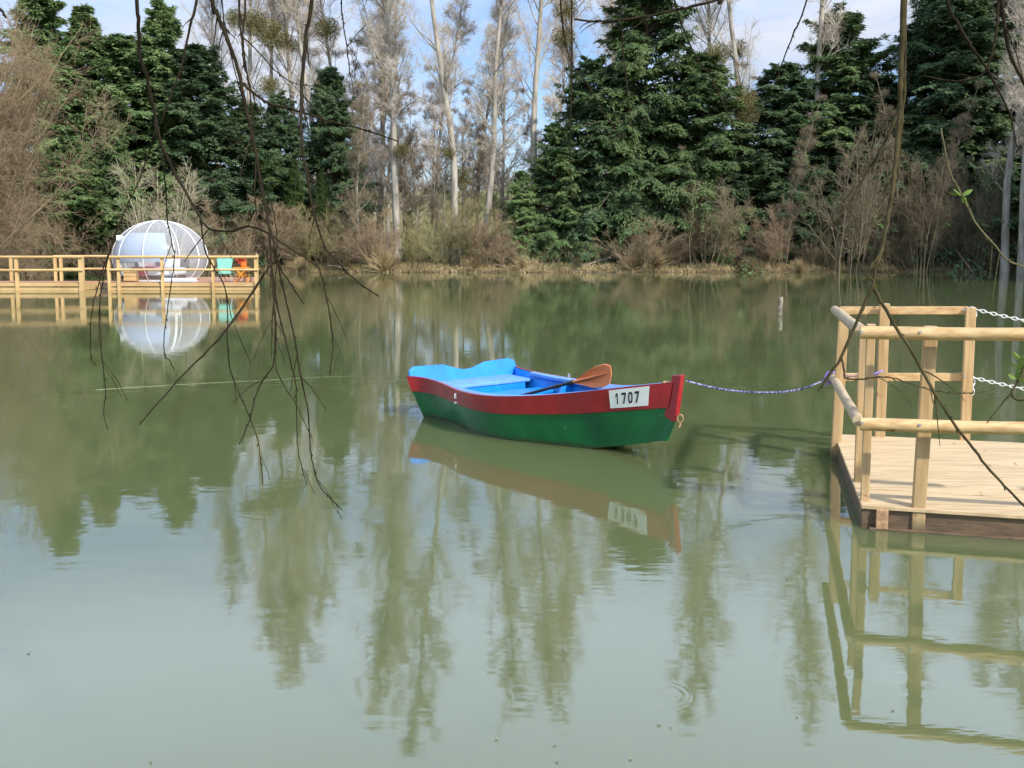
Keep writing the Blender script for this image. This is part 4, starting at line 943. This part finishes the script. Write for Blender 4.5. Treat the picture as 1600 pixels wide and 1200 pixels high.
m = MB(); m.tube([A1, (A1 + A2) / 2 + np.array([0, -.006, 0]), A2], np.array([.016, .013, .005]), 8); obj('spine', m, M['orange'], oar, True)

# ------------------------------------------------------------------ the near dock
OD = PZ(1345, 825, 0); OF = PZ(1303, 704, 0); ey = nrm(OF - OD); ex = np.array([ey[1], -ey[0], 0]); DD = float(np.linalg.norm(OF - OD)); DW = 3.7
def dp(a, b, z): return np.array([OD[0], OD[1], 0]) + ex * a + ey * b + up3 * z
DZ = .155; AXD = [ex, ey, up3]
dock = thing('wooden_dock', 'pale wooden floating dock with log rails and plank deck in the right foreground', 'dock', tuple(dp(DW / 2, DD / 2, 0)))
dk = MB(); nB = 21; bw = DD / nB; rng = np.random.default_rng(9)
for k in range(nB):
    cut = rng.uniform(.8, 2.9)
    for a0, a1 in ((-.02, cut), (cut + .004, DW)):
        dk.box(dp((a0 + a1) / 2 + .02, (k + .5) * bw, DZ - .0125 + rng.normal(0, .0012)), (a1 - a0, bw - .007, .025), [ex, ey, up3])
o = obj('deck', dk, M['deck'], dock, bevel=.003)
o.rotation_euler = (0, 0, 0)
m = MB(); m.box(dp(DW / 2, .05, .065), (DW - .1, .04, .13), AXD); m.box(dp(DW / 2, DD - .05, .065), (DW - .1, .04, .13), AXD); m.box(dp(DW / 2, .0, -.02), (DW - .1, .03, .06), AXD); obj('joist', m, M['wood_dark'], dock, bevel=.004)
m = MB(); m.box(dp(.03, DD / 2, .055), (.05, DD - .04, .15), AXD); obj('side_beam', m, M['wood_dark'], dock, bevel=.004)
m = MB(); m.box(dp(.13, .02, .06), (.075, .07, .15), AXD); obj('end_block', m, M['rust'], dock, bevel=.004)
def loc_of(px, py, z):
    p_ = PZ(px, py, z) - np.array([OD[0], OD[1], z]); return float(p_ @ ex), float(p_ @ ey)
def post(px, py, z, ztop, wd=.085, zb=.0, mt='wood_v', b=None, lean=0, ytop=None):
    a, bb = loc_of(px, py, z)
    if ytop: ztop = float(on_rail(px, ytop, bb)[2])
    if b is not None: bb = b
    m = MB(); m.box(dp(a + lean / 2, bb, (zb + ztop) / 2), (wd, wd * .8, ztop - zb), [ex, ey, nrm(up3 + ex * lean / (ztop - zb))]); obj('post', m, M[mt], dock, bevel=.006)
    return a, bb
def on_rail(px, py, b): 
    # point at pixel (px,py) on the vertical plane b = const of the dock
    u, v = (px - 800) / FPX, (Y0 - py) / FPX; d = np.array([u, CP + v * SP, -SP + v * CP]); o_ = np.array([0, 0, HC]); c0 = dp(0, b, 0)
    k = ((c0 - o_) @ ey) / (d @ ey); return o_ + d * k
RT, RM = 1.265, .69
post(1432, 828, 0, RT, .082, -.15, lean=.035, ytop=509)
post(1341, 752, DZ, RT, .06, DZ - .15, ytop=514)
post(1351, 782, DZ, RT, .055, DZ - .1, ytop=506)
post(1306, 690, DZ, RT, .085, DZ - .2, ytop=490, lean=.03)
post(1374.5, 682, DZ, RT, .085, DZ - .05, ytop=474)
aK, bK = post(1507, 687, DZ, RT, .082, DZ - .05, ytop=480)
aR = DW - .05; m = MB(); m.box(dp(aR, bK, .7), (.09, .08, 1.15), AXD); obj('post', m, M['wood_v'], dock, bevel=.006)
m = MB(); m.box(dp(2.35, -.045, .6), (.095, .08, 1.5), AXD); obj('post', m, M['wood_v'], dock, bevel=.006)
def rail(p0, p1, r, mt, sq=False):
    m = MB(); p0 = np.array(p0); p1 = np.array(p1)
    if sq: m.beam(p0, p1, .035, r * 2)
    else:
        n = 9; t = np.linspace(0, 1, n)[:, None]; pts = p0 * (1 - t) + p1 * t; wob = np.sin(np.linspace(0, 7, n) + p0[0]) * .0025
        m.tube(pts + up3 * wob[:, None], r * (1 + .03 * np.sin(np.linspace(0, 11, n))), 18)
    return obj('rail', m, M[mt], dock, False if sq else 'auto', bevel=.004)
fr0 = on_rail(1344, 520, -.10); fr1 = on_rail(1600, 522, -.10); rail(fr0, fr0 + (fr1 - fr0) * 1.9, .042, 'wood')
fm0 = on_rail(1344, 663, -.10); fm1 = on_rail(1600, 669, -.10); rail(fm0, fm0 + (fm1 - fm0) * 1.9, .042, 'wood')
ap = (-.04)
def on_side(px, py, a=-.05):
    u, v = (px - 800) / FPX, (Y0 - py) / FPX; d = np.array([u, CP + v * SP, -SP + v * CP]); o_ = np.array([0, 0, HC]); c0 = dp(a, 0, 0)
    k = ((c0 - o_) @ ex) / (d @ ex); return o_ + d * k
rail(dp(-.045, -.055, 1.322), dp(-.03, DD + .03, 1.287), .040, 'wood_grey')
rail(dp(-.045, -.055, .733), dp(-.03, DD + .03, .675), .037, 'wood_grey')
rail(on_rail(1312, 485, bK + .05), on_rail(1512, 485, bK + .05), .035, 'wood', True)
rail(on_rail(1302, 589, bK + .05), on_rail(1508, 589, bK + .05), .035, 'wood', True)

for (px, py, bb) in [(1438, 519, -.143), (1437, 664, -.143), (1346, 519, -.143), (1347, 661, -.143)]:
    c_ = on_rail(px, py, bb); m = MB(); m.tube([c_ - ey * .006, c_ + ey * .01], .009, 8); obj('bolt', m, M['metal'], dock)
for (px, py) in [(1375, 485), (1507, 484), (1375, 589), (1507, 588)]:
    c_ = on_rail(px, py, bK - .045); m = MB(); m.tube([c_ - ey * .006, c_ + ey * .02], .009, 8); obj('bolt', m, M['metal'], dock)

# white chains
def chain(p0, p1, sag, label, hang):
    m = MB(); p0 = np.array(p0); p1 = np.array(p1); Ln = np.linalg.norm(p1 - p0); n = int(Ln / .042)
    t = np.linspace(0, 1, n + 1); pts = p0 * (1 - t[:, None]) + p1 * t[:, None]; pts[:, 2] -= sag * 4 * t * (1 - t)
    hang = [pts[1] + np.array([0, 0, -.042 * k - .02]) for k in range(hang + 1)]
    for seq in (list(pts), hang):
        for i in range(len(seq) - 1):
            a, b = np.array(seq[i]), np.array(seq[i + 1]); d = nrm(b - a); c = (a + b) / 2
            s = nrm(np.cross(d, up3 if abs(d[2]) < .9 else ex)); s = s if i % 2 else np.cross(s, d); an = np.linspace(0, 2 * math.pi, 11)
            m.tube([c + d * .029 * math.cos(q) + s * .013 * math.sin(q) for q in an], .0042, 5, cap=False)
    return tag(obj('barrier_chain', m, M['chain'], smooth=True), label, 'chain', 'white chains across the dock opening')
bA = bK - .02
chain(on_rail(1516, 481, bA), dp(aR - .04, bA, on_rail(1516, 481, bA)[2] - .06), .16, 'upper white plastic chain hooked to the rear dock post', 1)
chain(on_rail(1513, 588, bA), dp(aR - .04, bA, on_rail(1513, 588, bA)[2] - .06), .14, 'lower white plastic chain with a dangling end on the rear dock post', 3)

# mooring rope
Yb = float(bp(BL + .07, 0, 0)[1]); dR = dp(-.045, DD - .02, .677)
Yr = float(dR[1])
def rp_(px, py): return P(px, py, Yb + (Yr - Yb) * (px - 1072) / (1290 - 1072))
m = MB(); raw = np.array([rp_(*q) for q in [(1072, 595), (1100, 602.5), (1130, 608.5), (1160, 612), (1190, 613.5), (1220, 613), (1250, 608.5), (1275, 600), (1290, 593)]])
tt_ = np.linspace(0, len(raw) - 1, 80); ci = np.stack([np.interp(tt_, np.arange(len(raw)), raw[:, k]) for k in range(3)], 1)
tw_ = np.linspace(0, 150, 80)
for ph in (0, 2.09, 4.19): m.tube(ci + .0045 * np.stack([0 * tw_, np.cos(tw_ + ph), np.sin(tw_ + ph)], 1), .0058, 6)
rope = thing('mooring_rope', 'blue and white twisted rope tying the boat to the dock rail', 'rope', tuple(raw[4]))
obj('line', m, M['rope'], rope, True)
m = MB(); kc = dR.copy(); rd = -ey; xx = nrm(np.cross(rd, up3)); yy = np.cross(xx, rd)
for j in range(4):
    an = np.linspace(0, 2 * math.pi, 17); cc = kc + rd * (.02 * j - .02)
    m.tube([cc + (xx * math.cos(a) + yy * math.sin(a)) * .053 + rd * .008 * math.sin(a * 2 + j) for a in an], .008, 6, cap=False)
m.tube([kc - xx * .05, kc - up3 * .05 + np.array([-.03, 0, 0]), kc - up3 * .09 + np.array([-.05, .01, 0])], .007, 6)
obj('knot', m, M['rope2'], rope, True)
m = MB(); m.tube([kc + up3 * .03, P(1330, 588, Yr - .1), P(1352, 587, Yr - .5), P(1366, 584, Yr - .55), P(1381, 579, Yr - .5)], .006, 6)
m.tube([P(1352, 587, Yr - .52), P(1360, 582, Yr - .55), P(1366, 586, Yr - .5), P(1374, 583, Yr - .52)], .008, 6); obj('rope_tail', m, M['rope2'], rope, True)

# ------------------------------------------------------------------ willow branches hanging in front
def smooth_line(pts, n=6):
    pts = np.asarray(pts, float); K = len(pts)
    if K < 3: return pts
    ext = np.r_[[2 * pts[0] - pts[1]], pts, [2 * pts[-1] - pts[-2]]]; outp = []
    for i in range(1, K):
        p0, p1, p2, p3 = ext[i - 1:i + 3]
        for t in np.linspace(0, 1, n, endpoint=False):
            outp.append(.5 * (2 * p1 + (p2 - p0) * t + (2 * p0 - 5 * p1 + 4 * p2 - p3) * t * t + (3 * p1 - p0 - 3 * p2 + p3) * t ** 3))
    outp.append(pts[-1]); return np.array(outp)
BR = np.random.default_rng(77)
def strand(mb, px, D, w0, w1, ext=0.0, nodes=True):
    """px: pixels down the branch; D: distance or (start, end); widths in photo pixels"""
    px = list(px); D0, D1 = D if isinstance(D, tuple) else (D, D); n = len(px)
    pts = [P(a, b, D0 + (D1 - D0) * i / max(1, n - 1)) for i, (a, b) in enumerate(px)]
    if ext:
        p0 = pts[0]; d = nrm(pts[0] - pts[1]); pts = [p0 + d * ext * .6 + up3 * ext * .9, p0 + d * ext * .5 + up3 * ext * .3] + pts
    L_ = smooth_line(pts, 6); K = len(L_); Dm = np.linspace(D0, D1, K)
    L_ = L_ + BR.normal(0, .0006, L_.shape)
    r = np.linspace(w0, w1, K) * .78 / 2 / FPX * Dm
    if nodes: r = r * (1 + .22 * (BR.random(K) < .16))
    mb.tube(L_, r, 7)
    if K > 30:
        for i in range(8, K - 3):
            if BR.random() < .10:
                t = nrm(L_[i + 1] - L_[i]); sd = nrm(np.cross(t, BR.normal(size=3))); ln = BR.uniform(.02, .11); n = 6; q = np.linspace(0, 1, n)[:, None]
                d = nrm(t * .8 + sd * BR.uniform(.3, .8)); w = L_[i] + d * ln * q + np.array([0, 0, -1.]) * ln * .35 * q ** 2 + BR.normal(0, .0012, (n, 3)) * q
                mb.tube(w, np.linspace(min(r[i] * .6, .0022), .0007, n), 5)
            elif BR.random() < .25:
                c = L_[i]; t = nrm(L_[i + 1] - L_[i]); sd = nrm(np.cross(t, BR.normal(size=3))); b_ = nrm(t + sd * .7)
                mb.tube([c + sd * r[i] * .6, c + sd * r[i] * .6 + b_ * .004, c + sd * r[i] * .6 + b_ * .009], np.array([.0012, .0016, .0004]), 5)
    return L_
def bough(name, label, strands, mt, cat='hanging branch', buds=()):
    first = strands[0]; D = first[1][0] if isinstance(first[1], tuple) else first[1]
    root = thing(name, label, cat, tuple(P(first[0][0][0], first[0][0][1], D)))
    for k, st in enumerate(strands):
        mb = MB(); strand(mb, *st); obj('branch' if k == 0 else 'twig', mb, mt, root, True)
    for (bx, by, bd, s) in buds:
        mb = MB(); n = 5; c = P(bx, by, bd); rr = np.random.default_rng(int(bx)); d = nrm(rr.normal(size=(n, 3)) + np.array([0, 0, .6]))
        for i in range(n):
            sd = nrm(np.cross(d[i], rr.normal(size=3))); nn = np.cross(sd, d[i]); ts = np.linspace(0, 1, 6)
            mb.grid(np.array([[c + d[i] * s * t + sd * e * s * .22 * math.sin(math.pi * min(1, t * .95 + .04)) + nn * s * (.12 * t * t + .05 * abs(e)) for e in (-1, 0, 1)] for t in ts]))
        obj('bud', mb, M['bud'], root, True)
    return root
bough('willow_branch', 'dark thin branch hanging in from the top left and curving over the bubble tent', [
    ([(213, -20), (216, 30), (218, 85), (228, 115), (238, 160), (245, 195), (252, 225), (270, 264), (290, 300), (307, 330), (327, 357), (360, 361), (390, 354), (420, 365), (441, 380), (480, 405), (500, 424), (511, 470), (519, 520), (520, 545), (515, 585)], (2.6, 2.5), 8, 2, .8),
    ([(252, 225), (259, 300), (262, 347), (269, 380), (272, 413), (261, 486), (256, 549), (265, 563), (272, 578)], (2.59, 2.7), 3, 1.6),
    ([(313, 336), (320, 389), (335, 420), (353, 457), (356, 545), (362, 585), (382, 633), (401, 681), (407, 717), (411, 757)], (2.59, 2.6), 3, 1.6),
    ([(353, 457), (364, 501), (393, 571)], 2.6, 2, 1),
    ([(245, 195), (222, 270), (195, 330), (176, 380), (160, 424), (144, 486), (141, 534), (143, 563), (151, 572)], (2.6, 2.7), 2.6, 1.5),
    ([(195, 330), (172, 390), (156, 472), (157, 538), (163, 585), (165, 615), (162, 644), (168, 672)], (2.65, 2.7), 2.6, 1.5),
    ([(327, 357), (300, 392), (288, 410)], 2.6, 2.5, 1.5)], M['willow'])
bough('willow_branch', 'dark branch slanting down to the left from the top, between spire conifers and hanging tuft', [
    ([(310, -20), (298, 36), (289, 80), (280, 115), (265, 154), (252, 190)], 2.9, 7, 2, .7)], M['willow'])
bough('willow_branch', 'thickest tuft of hanging willow branches at the left, with long twigs dangling over the water', [
    ([(328, -20), (337, 16), (356, 63), (372, 110), (381, 154), (392, 203), (400, 242), (408, 289), (418, 340), (422, 380), (424, 420), (428, 472), (431, 527), (427, 570), (404, 607), (390, 655), (374, 694)], (2.3, 2.2), 9, 2, .8),
    ([(420, 350), (430, 390), (439, 435), (450, 483), (461, 534), (470, 589), (481, 644), (484, 692), (489, 725), (498, 757), (518, 780), (536, 798)], 2.3, 4, 2),
    ([(423, 400), (432, 472), (445, 527), (456, 574), (463, 607), (464, 680), (468, 717), (479, 757)], 2.25, 3.4, 1.6),
    ([(430, 510), (430, 567), (445, 604), (463, 633), (488, 686)], 2.22, 2.6, 1.5),
    ([(424, 385), (437, 417), (456, 446), (475, 476)], 2.3, 4.5, 2.5),
    ([(422, 415), (353, 516), (283, 589), (217, 664)], (2.3, 2.0), 5, 2.5),
    ([(372, -20), (375, 33), (378, 69), (382, 102), (389, 129), (397, 154), (403, 180)], 2.35, 5, 2, .8),
    ([(383, -20), (382, 25), (379, 58), (384, 100), (392, 160), (398, 215)], 2.4, 5, 2, .8),
    ([(379, 58), (400, 77), (422, 102), (444, 121), (466, 132), (502, 136)], 2.4, 3, 1.5),
    ([(381, 132), (400, 148), (422, 162), (466, 173), (510, 188), (559, 200), (601, 213), (622, 221)], 2.32, 5.5, 2.5),
    ([(345, -20), (352, 40), (362, 90), (372, 130), (385, 180)], 2.38, 3, 2, .8),
    ([(400, 242), (398, 300), (404, 350), (418, 400), (418, 430)], 2.3, 3, 1.6),
    ([(408, 289), (424, 320), (432, 360), (431, 420), (426, 500), (424, 560)], 2.3, 2.6, 1.5)], M['willow'])
bough('willow_branch', 'long dark single branch hanging right of the tuft, hooked to the right near the water', [
    ([(489, -20), (479, 48), (475, 92), (471, 147), (470, 205), (475, 249), (482, 286), (488, 323), (497, 356), (510, 389), (532, 414), (558, 440), (592, 463)], (2.3, 2.2), 9, 2.4, .8),
    ([(471, 147), (500, 180), (520, 215)], 2.3, 3, 1.5)], M['willow'])
bough('willow_branch', 'thin faint twig hanging from the top edge among the poplar crowns', [
    ([(533, -20), (535, 27), (542, 74), (546, 107), (552, 140)], 3.0, 3.5, 1.8, .7), ([(542, 74), (556, 55), (572, 38)], 3.0, 2.2, 1.3)], M['willow'])
bough('willow_branch', 'dark twig hanging at the top left of the middle conifers', [
    ([(875, -20), (879, 37), (885, 73), (896, 103), (918, 132), (932, 154), (947, 183), (972, 215)], 2.8, 4.5, 1.6, .7)], M['willow'])
bough('willow_branch', 'straight thin twig hanging vertically before the left shoulder of the middle conifers', [
    ([(893, -20), (893, 110), (891, 220), (892, 312)], 2.9, 4, 1.5, .7)], M['willow'])
bough('willow_branch', 'thin twig hanging in front of the middle of the tallest broad conifer', [
    ([(969, -20), (973, 73), (980, 139), (987, 194), (1000, 250)], 2.9, 4, 1.5, .7)], M['willow'])
bough('willow_branch', 'thin twig slanting down right across the right flank of the middle conifers', [
    ([(1050, -20), (1072, 55), (1090, 92), (1112, 121), (1127, 154), (1141, 183), (1160, 222)], 2.9, 4.5, 1.6, .7)], M['willow'])
bough('willow_branch', 'thick dark branch running almost level at the top edge over the middle conifers', [
    ([(1135, -12), (1120, 0), (1060, 15), (1000, 27), (960, 32), (925, 33), (897, 30)], 2.4, 7, 4, .5)], M['willow'])
bough('willow_branch', 'dark twig slanting down left between pale poplar and right conifers', [
    ([(1266, -20), (1239, 55), (1222, 99), (1213, 128)], 2.8, 4.5, 2, .7)], M['willow'])
bough('willow_branch', 'thick olive branch hanging down at the right and forking above the dock', [
    ([(1412, -20), (1409, 77), (1407, 126), (1406, 172), (1402, 230), (1396, 287), (1388, 337), (1379, 383), (1370, 418), (1364, 447)], (2.2, 2.1), 11, 7.5, .9),
    ([(1406, 140), (1404, 172), (1383, 222), (1356, 268), (1329, 314), (1298, 353), (1271, 385)], 2.2, 8, 3),
    ([(1364, 447), (1343, 492), (1314, 559), (1294, 587), (1279, 611)], 2.1, 7, 4),
    ([(1314, 559), (1319, 578), (1322, 591), (1350, 592), (1375, 589), (1400, 592), (1440, 605), (1480, 614), (1530, 613), (1560, 607)], 2.1, 4.5, 1.5),
    ([(1364, 447), (1390, 495), (1425, 550), (1455, 605), (1490, 660), (1535, 720), (1570, 760), (1606, 796)], (2.1, 1.9), 7, 5),
    ([(1416, -20), (1414, 90), (1412, 160), (1404, 240), (1398, 300)], 2.22, 7, 4, .9),
    ([(1364, 440), (1350, 425), (1338, 405), (1332, 395)], 2.1, 3.5, 1.5),
    ([(1372, 438), (1390, 425), (1402, 415)], 2.1, 3, 1.5),
    ([(1402, 230), (1420, 250), (1425, 290), (1440, 340), (1449, 383)], 2.2, 3.5, 2)], M['willow_ol'], buds=[(1366, 452, 2.1, .014)])
bough('willow_branch', 'dark branch curving in from the top right towards the right-hand trunks', [
    ([(1474, -20), (1498, 38), (1521, 77), (1540, 104), (1563, 146), (1578, 180), (1590, 230)], 2.5, 8, 3, .7),
    ([(1561, -20), (1557, 46), (1547, 92), (1536, 115), (1505, 126), (1470, 124), (1444, 119)], 2.5, 6, 2, .7),
    ([(1563, -20), (1567, 23), (1574, 69), (1586, 103), (1604, 136)], 2.4, 9, 6, .7)], M['willow'])
bough('willow_branch', 'yellow-green twig with a fresh bud sloping down to the right edge above the dock', [
    ([(1470, 200), (1484, 268), (1498, 295), (1509, 318), (1528, 353), (1551, 379), (1574, 406), (1606, 419)], 2.4, 3, 3.6, 0)], mat('green_twig', (.12, .105, .045), .85, var=.2, vscale=30), buds=[(1503, 306, 2.4, .030)])
bough('willow_branch', 'short twig with young green leaves entering from the right edge over the dock rails', [
    ([(1612, 545), (1597, 580), (1582, 610), (1565, 632), (1541, 661)], 2.2, 6, 2, 0),
    ([(1582, 607), (1581, 616), (1588, 624), (1606, 626)], 2.2, 5, 4)], M['willow_ol'], buds=[(1594, 578, 2.2, .030), (1588, 592, 2.2, .026), (1598, 562, 2.2, .034)])
bough('willow_branch', 'dark tip of a branch poking in at the top left corner', [([(-20, 2), (0, 14), (9, 28)], 2.5, 7, 4, 0)], M['willow'])

# things floating on the water
m = MB(); q = [PZ(px, py, .004) for px, py in [(150, 609), (200, 605.5), (300, 599.5), (390, 595), (500, 589), (560, 587)]]
m.tube(smooth_line(q, 4) - np.array([0, 0, .006]), np.linspace(.0075, .0035, 21), 6); tag(obj('floating_line', m, mat('pale_line', (.19, .21, .11), .6)), 'thin pale line floating on the water at left', 'line')
rng = np.random.default_rng(31)
spots = [(207, 633), (283, 631), (378, 637), (222, 668), (135, 605), (320, 605), (455, 610), (880, 960), (868, 660), (1030, 1132), (1048, 1135), (985, 1185), (1230, 905), (1395, 1110), (1245, 1120), (235, 1190), (870, 1190), (700, 830), (520, 880), (1005, 690), (1208, 680)]
n = 150; rp2 = [(rng.uniform(20, 1300), 470 + 700 * rng.random() ** 1.4) for _ in range(14)]
c = MB()
for px, py in spots + rp2:
    p_ = PZ(px, py, .004); a = rng.uniform(0, 3.1); s = rng.uniform(.004, .009) * (1 + .06 * p_[1])
    k_ = np.linspace(0, 2 * math.pi, 9)[:-1]; cth, sth = math.cos(a), math.sin(a)
    lv = [(p_[0] + s * (math.cos(t) * cth - .45 * math.sin(t) * sth), p_[1] + s * (math.cos(t) * sth + .45 * math.sin(t) * cth), .004 + .003 * math.sin(t * 2)) for t in k_]
    c.ngon([list(range(8))], lv)
fl = obj('floating_leaves', c, mat('pale_leaf', (.30, .28, .17), .7, col2=(.13, .11, .06), vscale=2), smooth=False); fl['kind'] = 'stuff'; fl['label'] = 'tiny pale leaves and petals floating on the pond'
